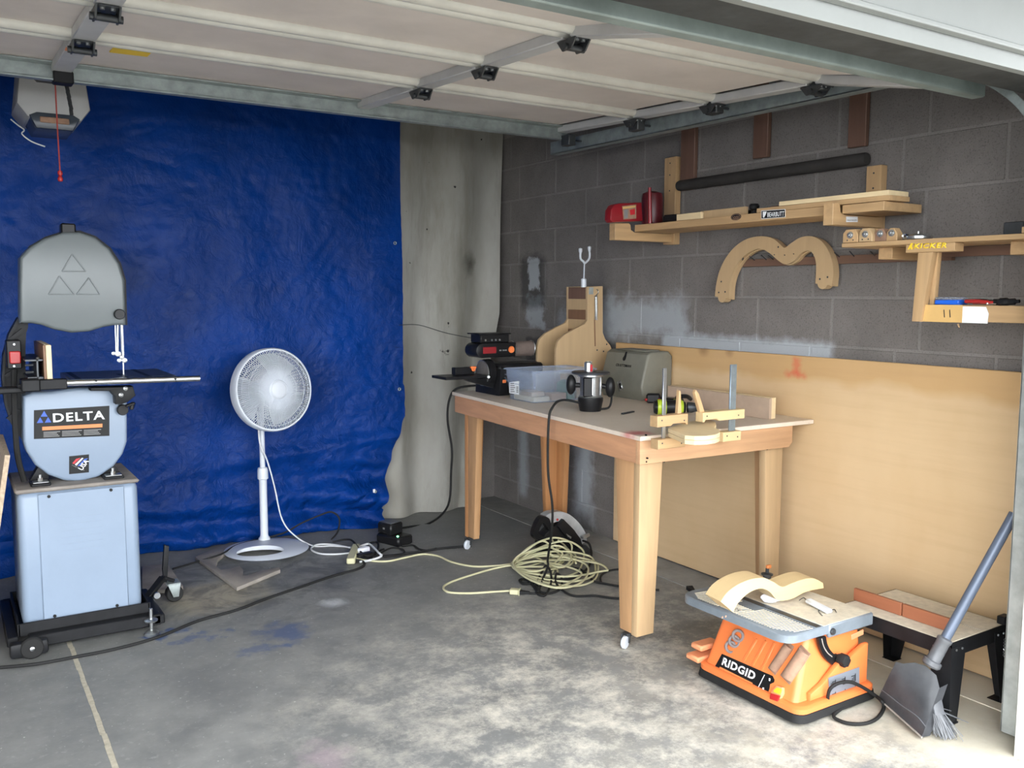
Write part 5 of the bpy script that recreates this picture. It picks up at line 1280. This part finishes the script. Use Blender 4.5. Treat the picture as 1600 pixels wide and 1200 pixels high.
# sloping face: name plate, drums, rings, switch
SN = Vector((-(.270-.064),0,bt0-bx0)).normalized(); SP = Vector((bx0,0,.064))
SU = Vector((bt0-bx0,0,.206)).normalized(); SV = Vector((0,-1,0))
def sl(px, py, off=0.0): return onpl(px, py, SP+SN*off, SN)
LN = Vector((-.033,0,.020)).normalized(); LP = Vector((bx0,0,.077))
P = [sl(px,py,.0015) for px,py in ((1128,1021.5),(1207,1056),(1210,1062),(1209,1066),(1203,1069),(1202,1076),(1199,1084.5),(1116,1043))]
bm = B(); prism(bm, P, -SN*.003); npz = part('name_plate', bm, M['decal_black'], os_, flat=True)
a, b = sl(1127,1038.5,.0018), sl(1178,1063,.0018)
up = (sl(1131.5,1027,.0018)-a)
xd = (b-a).normalized(); zd = (SN.cross(xd)).normalized()
lettering('lettering', 'RIDGID', M['print_white'], npz, a, xd, zd, (b-a).length, abs(up.dot(zd)), thick=.035, space=1.1)
bm = B(); prism(bm, [sl(px,py,.0018) for px,py in ((1125,1041.5),(1176,1067),(1175,1070.5),(1124,1045))], SN*.0006); part('stripe', bm, M['print_orange'], npz, flat=True)
bm = B(); prism(bm, [sl(px,py,.0018) for px,py in ((1194.3,1054.2),(1195.2,1054.6),(1184,1077),(1183,1076.6))], SN*.0006)
for px, py in ((1203,1061.5),(1193,1076)): prism(bm, [sl(px+q,py+r,.0018) for q,r in ((-1.5,-2),(1,-1.2),(.3,3),(-1.5,2.2))], SN*.0006)
part('print', bm, M['print_white'], npz, kind='stuff', flat=True)
def drum(px0, py0, px1, py1, r, m, name):
    bm = B(); a, b = sl(px0,py0,.004), sl(px1,py1,.004); cyl(bm, a, b, r, n=20); part(name, bm, m, os_, 'worn brown sanding drum')
for q in ((1207,1047,1233,1008), (1228,1060,1257,1018)):
    bm = B(); a, b = sl(q[0],q[1],.001), sl(q[2],q[3],.001); obox(bm, a-(b-a)*.06, b+(b-a)*.08, .050 if q[0]>1210 else .040, .004, up=SN, bev=.001); part('drum_recess', bm, M['drum'], body)
drum(1208,1046,1233,1010,.0175,M['drum'],'sanding_drum'); drum(1230,1059,1257,1018,.0215,M['drum'],'sanding_drum')
for i, (px, py) in enumerate(((1142,1011),(1148,1002),(1154,993))):
    bm = B(); c = sl(px,py,.002); n = (SN*.75+SV*-.0+Vector((-.3,-.5,0))).normalized()
    R_ = .0185; f = frame(n)
    tube(bm, [c+(f[1]*cos(t)+f[2]*sin(t))*R_+n*(.004*i) for t in [2*pi*k/24 for k in range(24)]], .0055, 8, k=1, closed=True)
    part('insert_ring', bm, M['ring_grey'], os_, 'grey rubber table insert ring')
for i, px in enumerate((1178,1192,1206)):
    bm = B(); a, b = sl(px-16,1033+i*7,.001), sl(px+5,998+i*3,.001); obox(bm, a, b, .011, .006, up=SN, bev=.002); part('groove_rib', bm, M['orange'], body)
sw = sl(1215,1082,.002)
bm = B(); P = [sl(px,py,.014) for px,py in ((1205,1080),(1213,1071),(1222,1074),(1222,1083),(1216,1095),(1203,1090))]; prism(bm, P, -SN*.022, .002); sq = part('switch_plate', bm, M['orange_dusty'], os_)
bm = B(); P = [sl(px,py,.018) for px,py in ((1209,1078),(1214,1074),(1221,1077),(1218,1085),(1208,1081))]; prism(bm, P, -SN*.005, .001); part('switch_top', bm, M['print_yellow'], sq, 'yellow safety key')
bm = B(); P = [sl(px,py,.021) for px,py in ((1204,1083),(1218,1087),(1214,1096),(1202,1092))]; prism(bm, P, -SN*.008, .0015); part('rocker', bm, M['red_plastic'], sq, 'red switch rocker')
# near end: printed plate, tilt arc and knob, oval hand slot
Y = 1.9085
P = [ony(px,py,Y) for px,py in ((1294,1059),(1342.5,1042),(1342.5,1078),(1296,1093))]
bm = B(); prism(bm, P, (0,-.001,0)); spl = part('spec_plate', bm, M['plate_grey'], os_, 'grey printed specification plate', flat=True)
bm = B(); Yp = Y-.0015
for gx, off in ((1297,0),(1312,-5),(1328,-10.5)):
    for gy in (1064, 1083):
        q = [(gx+8,gy-2+off*.9),(gx+9,gy-2.3+off*.9),(gx+9,gy+9+off*.9),(gx+8,gy+9.4+off*.9)]
        prism(bm, [ony(px,py,Yp) for px,py in q], (0,-.0004,0))
        for k in range(5):
            w = 3+(k*7+gx) % 5; y0 = gy+k*2.1+off*.9
            prism(bm, [ony(px,py,Yp) for px,py in ((gx+8-w,y0+.35*w),(gx+8,y0),(gx+8,y0+1),(gx+8-w,y0+1+.35*w))], (0,-.0004,0))
part('small_print', bm, M['decal_black'], spl, kind='stuff', flat=True)
Y = 1.938
arc_o = smooth_path([ony(px,py,Y) for px,py in ((1275,995),(1277,1008),(1282,1021),(1289,1031),(1298,1038))], 4); arc_i = smooth_path([ony(px,py,Y) for px,py in ((1287,993),(1289,1004),(1293,1013),(1299,1020),(1306,1026))], 4)
bm = B(); band(bm, arc_o, arc_i, (0,-.010,0)); ar = part('tilt_arc', bm, M['black_plastic'], os_)
bm = B(); tube(bm, smooth_path([ony(px,py,Y-.0105) for px,py in ((1284,998),(1287,1010),(1293,1020),(1300,1026))], 3), .0022, 5, k=1); part('slot', bm, M['mdf_grey'], ar)
c = ony(1311,1029,1.925); pr = []
for k in range(16): pr.append(c+Vector((.0215*(1+.09*cos(k*pi*6/8+.3))*cos(2*pi*k/16),0,.0215*(1+.09*cos(k*pi*6/8+.3))*sin(2*pi*k/16))))
bm = B(); prism(bm, pr, (0,-.034,0), .005); cyl(bm, c, c+Vector((0,.02,0)), .012, n=10); part('tilt_knob', bm, M['black_rubber'], os_)
bm = B(); a, b = ony(1330,996,1.947), ony(1349,987,1.947); obox(bm, a, b, .003, .020, up=(0,0,1), bev=.0012); part('hand_slot', bm, M['orange_dusty'], os_, 'pale dusty oval grip')
for z, x0 in ((.050,2.300),(.092,2.315)):
    bm = B(); box(bm, (x0+.03,2.362,z), (2.45,2.43-.01*(z>.06),z+.022), .006); part('rear_flange', bm, M['orange_dusty'], os_)
bm = B(); tube(bm, [(2.56,1.905,.028), ony(1296,1098,1.90), ony(1294,1085,1.895), ony(1299,1074,1.885), ony(1312,1067,1.878), ony(1330,1066,1.872), ony(1350,1075,1.868), ony(1368,1087,1.862), onz(1378,1096,.035), onz(1381,1106,.012), onz(1372,1121,.008), onz(1354,1130,.008), onz(1331,1131,.008), onz(1312,1126,.008), onz(1303,1117,.012), (2.585,1.89,.02)], .0062, 8); part('power_cord', bm, M['black_rubber'], os_)
bm = B(); a = onz(1077,918,.012); b = onz(1092,932,.010); obox(bm, a, a.lerp(b,.7), .034, .02, w2=.010, h2=.012, bev=.002); tube(bm, [a.lerp(b,.65), b, b+Vector((.06,-.1,-.004)), (2.55,2.42,.012)], .004, 6); part('plug', bm, M['black_rubber'], os_, 'black power plug')
# knurled spindle at the back of the table
bm = B(); k0 = Vector((2.690,2.360,.3095)); lathe(bm, k0, (0,0,1), [(0,0),(.016,0),(.016,.022),(.023,.025),(.023,.030),(.007,.034),(.007,.052),(0,.052)], 18); part('spindle', bm, M['dark_steel'], os_)
bm = B(); box(bm, k0+Vector((-.004,-.006,.050)), k0+Vector((.018,.006,.064)), .002); part('spindle_flag', bm, M['print_orange'], os_)

# curved wooden piece, rag and scraps lying on the sander table
Y = 2.12
o = smooth_path([Vector((p.x,Y,max(p.z,.311))) for p in [ony(px,py,Y) for px,py in ((1126,940),(1136,926),(1152,914),(1172,905.5),(1192,903),(1208,909),(1222,917),(1236,912),(1256,905),(1272,904),(1286,911))]], 5)
i_ = smooth_path([Vector((p.x,Y,max(p.z,.311))) for p in [ony(px,py,Y) for px,py in ((1146,957),(1152,944),(1164,931),(1176,923),(1190,919.5),(1203,925),(1216,938),(1236,936),(1256,926),(1270,922),(1287,919))]], 5)
cp = thing('curved_piece', 'wavy blond wooden piece standing across the orange sander table', 'workpiece', (2.5,2.16,.31))
bm = B(); band(bm, o, i_, (.012,.085,0)); part('body', bm, M['maple'], cp)
c = Vector((o[0].x+.016,Y-.0005,.332))
bm = B(); [lathe(bm, c+Vector((d,-.0002,.002)), (0,-1,0), [(0,.0008),(.004,.0008),(.004,0)], 8) for d in (-.007,.009)]; part('screw_hole', bm, M['drum'], cp, kind='stuff')
bm = B(); c = Vector((2.515,2.185,.326)); ball(bm, c, .034, (1.25,.8,.5), 20)
for v in bm.verts:
    nz = v.co*38; v.co += (v.co-c).normalized()*(.012*fnoise(nz.x,nz.y,nz.z)+.006*fnoise(nz.x*2.3,nz.y*2.3,nz.z*2.3)); v.co.z = max(v.co.z, .3098)
solo('crumpled_rag', bm, M['paper'], 'crumpled white rag under the wavy piece on the sander table', 'rag')
bm = B(); a, b = onz(1262,938,.322), onz(1297,956,.320); obox(bm, a, b, .030, .016, bev=.006)
solo('white_tube', bm, M['white_plastic'], 'white plastic tube lying on dusty right side of the sander table', 'tube')
bm = B(); tube(bm, [onz(px,py,.312) for px,py in ((1285,962),(1279,955),(1284,951),(1292,957),(1303,952),(1307,957))], .0014, 5); tube(bm, [onz(px,py,.312) for px,py in ((1249,938),(1256,934),(1262,940),(1268,946))], .0014, 5)
solo('wire_scrap', bm, M['dark_steel'], 'thin bent wire scrap beside the white tube on the sander table', 'wire')

# ================================================================== low table with black legs
lt = thing('low_table', 'low dusty board table on splayed black sheet steel legs by the wall', 'table', (2.95,1.88,0))
TX0, TX1, TY0, TY1, TZ = 2.785, 3.118, 1.650, 2.085, .280
bm = B(); box(bm, (TX0,TY0,TZ-.016), (TX1,TY1,TZ), .002); part('table_top', bm, M['dust'], lt, 'dusty board top')
bm = B(); box(bm, (2.975,1.66,TZ+.0002), (2.976,2.08,TZ+.0012)); c = onz(1437,957,TZ+.001); lathe(bm, c, (0,0,1), [(0,0),(.012,.0),(.012,.0012),(0,.0012)], 14); part('slot', bm, M['mdf_grey'], lt, kind='stuff')
bm = B(); box(bm, (TX0-.003,TY0-.003,TZ-.052), (TX0,TY1+.003,TZ-.001)); part('side_rail', bm, M['black_iron'], lt)
bm = B(); box(bm, (TX0-.003,TY0-.003,TZ-.052), (TX1+.003,TY0,TZ-.001)); er = part('end_rail', bm, M['black_iron'], lt)
bm = B(); box(bm, (TX1,TY0-.003,TZ-.052), (TX1+.003,TY1+.003,TZ-.001)); part('side_rail', bm, M['black_iron'], lt)
bm = B(); box(bm, (TX0,TY1,TZ-.052), (TX1,TY1+.003,TZ-.001)); part('end_rail', bm, M['black_iron'], lt)
for cx, cy, sx, sy in ((TX0,TY0,1,1),(TX1,TY0,-1,1),(TX0,TY1,1,-1),(TX1,TY1,-1,-1)):
    fx, fy = cx-sx*.016, cy-sy*.016
    if cx > 3: fx = cx+.006
    bm = B()
    prism(bm, [(cx-sx*.004,cy-sy*.004,TZ-.02),(cx+sx*.078,cy-sy*.004,TZ-.02),(cx+sx*.075,cy-sy*.005,TZ-.06),(fx+sx*.045,fy,.006),(fx,fy,.004)], (0,sy*.002,0))
    prism(bm, [(cx-sx*.004,cy-sy*.004,TZ-.02),(cx-sx*.004,cy+sy*.078,TZ-.02),(cx-sx*.005,cy+sy*.075,TZ-.06),(fx,fy+sy*.045,.006),(fx,fy,.004)], (sx*.002,0,0))
    box(bm, (fx-.004*sx,fy-.004*sy,0), (fx+sx*.048,fy+sy*.048,.006), .001)
    lg = part('leg', bm, M['black_iron'], lt)
    for d, ax_ in ((.024,0),(.058,0),(.024,1),(.058,1)):
        bm = B()
        p = Vector((cx+sx*d,cy-sy*.005,TZ-.030)) if ax_ == 0 else Vector((cx-sx*.005,cy+sy*d,TZ-.030))
        lathe(bm, p, (0,-sy,0) if ax_ == 0 else (-sx,0,0), [(.0045,0),(.004,.002),(0,.003)], 10); part('bolt', bm, M['steel'], lg)
for px0, px1, y_px in ((1333,1407,0), (1409,1488,0)):
    xx = 2.862
    a = onx(px0, 945 if px0 < 1400 else 972, xx); b = onx(px1, 970 if px0 < 1400 else 1000, xx)
    bm = B(); box(bm, (xx,b.y,TZ+.0015), (xx+.013,min(a.y,2.12),TZ+.048), .001); fc = part('fence_board', bm, M['mahogany'], lt, 'reddish brown fence board')
bm = B(); box(bm, (3.085,1.640,TZ+.001), (3.13,1.668,TZ+.030), .003); part('corner_clip', bm, M['black_iron'], lt)
bm = B(); tube(bm, [(3.09+.006*cos(k*.9), 1.636+.003*sin(k*.9), .235-.0016*k) for k in range(44)], .0015, 4, k=1); part('spring', bm, M['steel'], lt)

# ================================================================== broom with a dustpan clipped on, leaning on the door post
bro = thing('broom', 'long grey handled broom leaning against the galvanised door post', 'broom', (2.66,1.68,0))
h0 = ony(1481,999,1.640); hb = ony(1453,1041,1.668); h1 = ony(1578,815,1.548)
dh = (h1-hb).normalized(); SL = (h0-hb).length; h0 = hb+dh*SL
h2 = h1+dh*.03
bm = B(); cyl(bm, h0-dh*.01, h2+dh*.0, .0165, n=16); part('handle', bm, M['broom_pole'], bro)
bm = B(); d, s, u = frame(dh); lathe(bm, hb, dh, [(0,-.004),(.024,0),(.026,.01),(.0225,.02),(.0215,SL-.016),(.0245,SL-.012),(.0245,SL-.003),(.0205,SL),(.0165,SL+.002)], 20); part('socket', bm, M['broom_grey'], bro)
bl0, bl1 = Vector((2.640,1.590,.10)), Vector((2.735,1.86,.10))
bd = (bl1-bl0).normalized()
bm = B(); prism(bm, [Vector((2.652,1.612,.075)), Vector((2.733,1.850,.075)), Vector((2.728,1.83,.115)), Vector((2.706,1.70,.135)), Vector((2.672,1.64,.120))], Vector((.038,-.012,0)), .006); part('head_block', bm, M['broom_grey'], bro)
bm = B(); random.seed(11)
for q in range(420):
    t = random.random(); w = random.random()
    p = Vector((2.655,1.615,.080)).lerp(Vector((2.735,1.85,.080)), t)+Vector((.036,-.012,0))*w
    e = Vector((2.648,1.572,0)).lerp(Vector((2.742,1.87,0)), t)+Vector((.075,-.022,0))*(w-.12)+Vector((random.gauss(0,.006),random.gauss(0,.006),.003+.014*random.random()))
    if q % 40 == 0: e += Vector((.03,-.03,.05))
    tube(bm, [p, p.lerp(e,.5)+Vector((random.gauss(0,.003),random.gauss(0,.003),0)), e], .0016, 3, k=1)
part('bristles', bm, M['broom_grey'], bro, kind='stuff')
dp = thing('dustpan', 'dark plastic dustpan clipped onto the front of the broom head', 'dustpan', (2.62,1.70,.01))
E0, E1 = onz(1440,1152,.012), onz(1372,1091,.030)             # the lip of the pan
T = [onpl(px,py,(2.672,1.70,.11),(-.90,-.38,.25)) for px,py in ((1440,1032),(1420,1036),(1402,1034),(1398,1036))]
def dpf(u, v):
    lip = E0.lerp(E1, u)
    tops = [onpl(px,py,(2.680,1.66,.12),(-.90,-.42,.22)) for px,py in ((1468,1075),(1463,1055),(1446,1040),(1428,1035),(1412,1037),(1400,1034))]
    k = u*(len(tops)-1); a = min(int(k), len(tops)-2); tp = tops[a].lerp(tops[a+1], k-a)
    p = lip.lerp(tp, v)
    bulge = sin(pi*min(1,v*1.02))*sin(pi*(.08+.84*u))
    return p+Vector((-.86,-.44,.25)).normalized()*(.012*bulge)+Vector((0,0,.004*sin(u*9)*v*(1-v)*4))
bm = B(); sheet(bm, dpf, 20, 14); bmesh.ops.solidify(bm, geom=bm.faces[:], thickness=.003); part('pan', bm, M['broom_grey'], dp)
bm = B(); P = [dpf(0,v) for v in [i/10 for i in range(11)]]; Q = [p+Vector((.040,-.004,-.004+.01*i/10)) for i, p in enumerate(P)]
g = [[bm.verts.new(p) for p in P], [bm.verts.new(p) for p in Q]]
for i in range(10): bm.faces.new((g[0][i], g[0][i+1], g[1][i+1], g[1][i]))
bmesh.ops.solidify(bm, geom=bm.faces[:], thickness=.003); part('side_wall', bm, M['broom_grey'], dp)
bm = B(); tube(bm, [dpf(u,0)+Vector((-.002,-.002,.001)) for u in [i/12 for i in range(13)]], .003, 6, k=1); part('rubber_lip', bm, M['mdf_grey'], dp)
bm = B(); P = [dpf(u,.22)+Vector((-.86,-.44,.25))*.002 for u in [i/12 for i in range(13)]]; tube(bm, P, .0025, 5, k=1); part('ridge', bm, M['broom_grey'], dp)
bm = B(); lathe(bm, hb-dh*.01, dh, [(.0265,.012),(.030,.016),(.030,.030),(.0255,.034)], 18); part('clip', bm, M['broom_grey'], dp)

# ================================================================== circular saw, cables and charger on the floor
cs2 = thing('circular_saw', 'black circular saw with silver blade guard lying behind the coiled cream cord', 'saw', (2.86,4.02,0))
Y = 3.97
def q3(pts, y=Y): return [ony(px,py,y) for px,py in pts]
bm = B(); box(bm, (2.73,3.90,.004), (3.02,4.06,.009), .001); bmesh.ops.rotate(bm, verts=bm.verts, cent=(2.87,3.98,.006), matrix=Matrix.Rotation(radians(-24),3,'Z')); part('shoe', bm, M['dark_steel'], cs2)
bm = B(); prism(bm, q3(((848,868),(846,850),(852,835),(866,822),(884,818),(898,828),(908,843),(912,856),(905,866),(880,871))), (0,.07,0), .006); part('motor_body', bm, M['black_plastic'], cs2)
go = smooth_path(q3(((853,806),(862,801),(875,799.5),(888,803),(900,812),(910,824),(916,836),(917,846)), Y+.01), 3); gi = smooth_path(q3(((857,822),(864,817),(874,815),(884,819),(892,827),(900,838),(904,846),(906,852)), Y+.01), 3)
bm = B(); band(bm, go, gi, (0,.055,0)); part('blade_guard', bm, M['guard_silver'], cs2, 'silver blade guard')
bm = B(); prism(bm, q3(((872,822),(882,812),(896,826),(908,842),(910,852),(903,858),(890,846)), Y-.02), (0,.05,0), .006); part('motor_housing', bm, M['black_plastic'], cs2)
ho = smooth_path(q3(((862,822),(858,810),(848,807),(841,814),(836,826),(834,836),(838,843),(850,849),(860,852)), Y-.005), 3)
hi = smooth_path(q3(((860,832),(853,820),(849,816),(847,819),(843,827),(842,832),(845,836),(853,841),(860,846)), Y-.005), 3)
bm = B(); band(bm, ho, hi, (0,.035,0)); part('handle', bm, M['black_plastic'], cs2)
bm = B(); c = ony(871,812,Y-.01); ball(bm, c, .007, n=10); part('button', bm, M['red_plastic'], cs2, 'red lock button')
bm = B(); a, b = ony(909,840,Y-.02), ony(921,835,Y-.02); obox(bm, a, b, .03, .02, w2=.012, bev=.004); part('depth_lever', bm, M['steel'], cs2)
bm = B(); prism(bm, q3(((885,834),(892,842),(893,839),(888,839)), Y-.023), (0,.003,0)); part('marking', bm, M['steel'], cs2)
bm = B(); tube(bm, [ony(911,845,Y), onz(920,849,.05), onz(924,862,.02), onz(922,880,.008), onz(914,892,.008), onz(895,903,.008), onz(872,906,.008), onz(850,905,.009), onz(832,911,.009), onz(818,912,.008), onz(812,907,.008), onz(818,905,.008), onz(828,910,.008), onz(836,919,.008), onz(838,927,.009), onz(820,926,.008), onz(808,925,.010)], .0062, 8); part('power_cord', bm, M['black_rubber'], cs2)
bm = B(); a, b = onz(810,925,.013), onz(828,926,.010); obox(bm, a, b, .030, .020, w2=.012, h2=.012, bev=.003); part('plug', bm, M['black_rubber'], cs2)
# another black cord running off behind the near leg
bm = B(); tube(bm, [onz(868,889,.015), onz(885,886,.010), onz(905,889,.008), onz(918,898,.008), onz(928,908,.008), onz(945,912,.008), onz(975,917,.008), onz(1030,922,.008)], .0058, 8)
tube(bm, [onz(940,911,.008), onz(938,903,.008), onz(943,896,.008), onz(955,891,.008), onz(974,889,.008), onz(1020,886,.008)], .0055, 8)
solo('saw_extension_lead', bm, M['black_rubber'], 'black cord running from the coil to behind the near bench leg', 'cord')

# cream extension cord: a loose coil pinched at its left end
ec = thing('extension_cord', 'long cream extension cord in a loose coil under the workbench', 'cord', tuple(onz(870,882)))
random.seed(7)
def cz(px, py, z): return onz(px, py, z+max(0,(870-py))*.0042)
path = [onz(552,872,.02), onz(575,876,.008), onz(605,877,.006), onz(630,872,.006), onz(660,866,.006), onz(685,869,.006), onz(705,878,.006), onz(740,885,.006), onz(775,884,.006), onz(800,881,.010)]
loops = [(885,858,866,893),(915,850,870,899),(900,855,868,886),(934,862,880,907),(948,876,868,897),(884,868,848,880),(908,884,872,914),(920,871,880,918),(878,848,872,888),(897,844,890,872),(936,868,893,911),(868,876,858,909)]
z = .008
for k, (rx, ty, ry, by) in enumerate(loops):
    z = .006+.0035*(k % 9)
    j = lambda s: random.uniform(-s, s)
    path += [cz(803+j(6),883+j(4),z+.006), cz(830+j(6),(882+ty)/2-4+j(3),z+.004), cz((830+rx)/2+j(8),ty-2+j(3),z+.012), cz(rx-10+j(4),ty+(by-ty)*.16+j(3),z+.004), cz(rx+j(4),(ty+by)/2+j(4),z), cz(rx-12+j(4),by-(by-ty)*.14+j(3),z), cz((830+rx)/2+j(8),by+3+j(3),z+.004), cz(826+j(6),(884+by)/2+4+j(3),z+.004)]
path += [onz(803,884,.016), onz(770,889,.006), onz(735,899,.006), onz(706,909,.006), onz(693,917,.006), onz(700,925,.006), onz(730,927,.006), onz(765,925,.006), onz(797,923,.012)]
bm = B(); tube(bm, path, .0052, 7, k=5); part('cable', bm, M['cream_cord'], ec)
bm = B(); tube(bm, [onz(806,881,.030), onz(812,868,.045), onz(835,850,.050), onz(862,846,.05), onz(872,860,.06), onz(862,840,.085), onz(880,850,.06), onz(893,870,.05), onz(880,886,.04), onz(858,880,.04), onz(862,862,.05), onz(885,856,.045), onz(900,880,.03)], .0052, 7, k=6); part('cable_loop', bm, M['cream_cord'], ec)
bm = B(); a, b = onz(797,923.5,.014), onz(811,924.5,.014); obox(bm, a, b, .034, .024, bev=.003); obox(bm, b, b+(b-a)*.12, .042, .030, bev=.002); part('socket', bm, M['cream_cord'], ec, 'cream socket end')

# long black cable over the floor and the bundle by the tarp
bm = B(); tube(bm, [onz(-60,1046,.008), onz(0,1043,.008), onz(60,1037,.008), onz(120,1026,.008), onz(180,1014,.008), onz(245,996,.008), onz(310,970,.008), onz(370,953,.008), onz(420,934,.008), onz(470,917,.008), onz(520,900,.008), onz(556,890,.008), onz(569,883,.008), onz(566,877,.012), onz(556,875,.020)], .0068, 8)
solo('long_black_cable', bm, M['black_rubber'], 'long black cable snaking across the floor in front of the band saw', 'cable')
bm = B(); tube(bm, [onz(736,853,.008), onz(690,857,.008), onz(650,863,.008), onz(610,868,.008), onz(580,868,.010), onz(560,862,.014), onz(552,868,.02)], .0068, 8)
solo('black_cable', bm, M['black_rubber'], 'black cable from the white power strip to the far bench leg', 'cable')
bm = B(); tube(bm, [onz(270,889,.008), onz(300,880,.008), onz(345,866,.030), onz(375,850,.030), ony(440,834,4.99), ony(470,818,4.97), ony(500,805,4.95), ony(518,800,4.94), ony(530,810,4.92), ony(528,830,4.88), onz(518,843,.01)], .005, 8)
solo('thin_black_cable', bm, M['black_rubber'], 'thin black cable looped against the foot of the blue tarp', 'cable')
bm = B(); tube(bm, [onz(600,858,.01), onz(590,862,.008), onz(575,873,.008), onz(560,868,.012), onz(575,850,.012), onz(590,848,.012), onz(588,862,.02), onz(570,868,.03), onz(552,846,.03), onz(540,843,.02), onz(520,847,.008)], .0055, 8); tube(bm, [onz(628,853,.008), onz(645,852,.008), onz(655,858,.010), onz(668,860,.006), onz(682,857,.006)], .0055, 8); tube(bm, [onz(592,866,.008), onz(612,856,.010), onz(630,859,.010), onz(628,867,.010), onz(600,870,.010)], .005, 8)
solo('cable_tangle', bm, M['black_rubber'], 'tangle of thin black cables between power strip and charger', 'cable')
ch = thing('battery_charger', 'black battery charger with green light on the floor by the tarp corner', 'charger', (2.12,4.62,0))
a, b = onz(590,848), onz(631,856)
xd = (onz(628,856)-onz(588,846)); xd.z = 0; xd.normalize(); yd = Vector((-xd.y, xd.x, 0)); o = onz(589,848)
def cb_(p0, p1, bev): 
    bm = B(); box(bm, p0, p1, bev); bm.transform(Matrix.Translation(o) @ Matrix(((xd.x,yd.x,0,0),(xd.y,yd.y,0,0),(0,0,1,0),(0,0,0,1)))); return bm
part('body', cb_((-.01,0,.001), (.175,.12,.055), .01), M['black_plastic'], ch)
part('battery', cb_((-.008,.01,.055), (.105,.11,.120), .008), M['black_plastic'], ch)
part('battery_top', cb_((.0,.018,.120), (.098,.10,.124), .002), M['broom_grey'], ch)
part('status_light', cb_((.140,.02,.0545), (.150,.03,.060), .002), M['led'], ch, 'green status light')
part('mark', cb_((.04,.0085,.085), (.055,.0105,.095), 0), M['print_grey'], ch)
ps = thing('power_strip', 'white power strip end with plugs beside the cable tangle', 'strip', tuple(onz(552,875)))
bm = B(); a, b = onz(548,882,.004), onz(557,858,.004); obox(bm, a+Vector((0,0,.016)), b+Vector((0,0,.016)), .045, .032, bev=.005); part('body', bm, M['cream_cord'], ps)
bm = B(); c = onz(562,862,.03); obox(bm, c, c+Vector((.06,.03,.0)), .04, .035, bev=.006); part('plug', bm, M['paper'], ps)
bm = B(); c = onz(558,871,.02); obox(bm, c, c+Vector((.09,.01,.0)), .04, .035, bev=.006); part('plug', bm, M['black_plastic'], ps)
bm = B(); tube(bm, [onz(546,864,.008), onz(525,866,.006), onz(500,865,.006), onz(486,858,.006), onz(496,851,.006), onz(520,851,.006), onz(548,856,.010)], .005, 8); part('cord', bm, M['white_cord'], ps)
bm = B(); tube(bm, [onz(557,856,.03), onz(573,850,.03), onz(580,852,.03), onz(592,864,.03), onz(596,869,.02), onz(580,875,.012), onz(562,878,.012)], .006, 8, k=3); part('handle_loop', bm, M['white_cord'], ps)
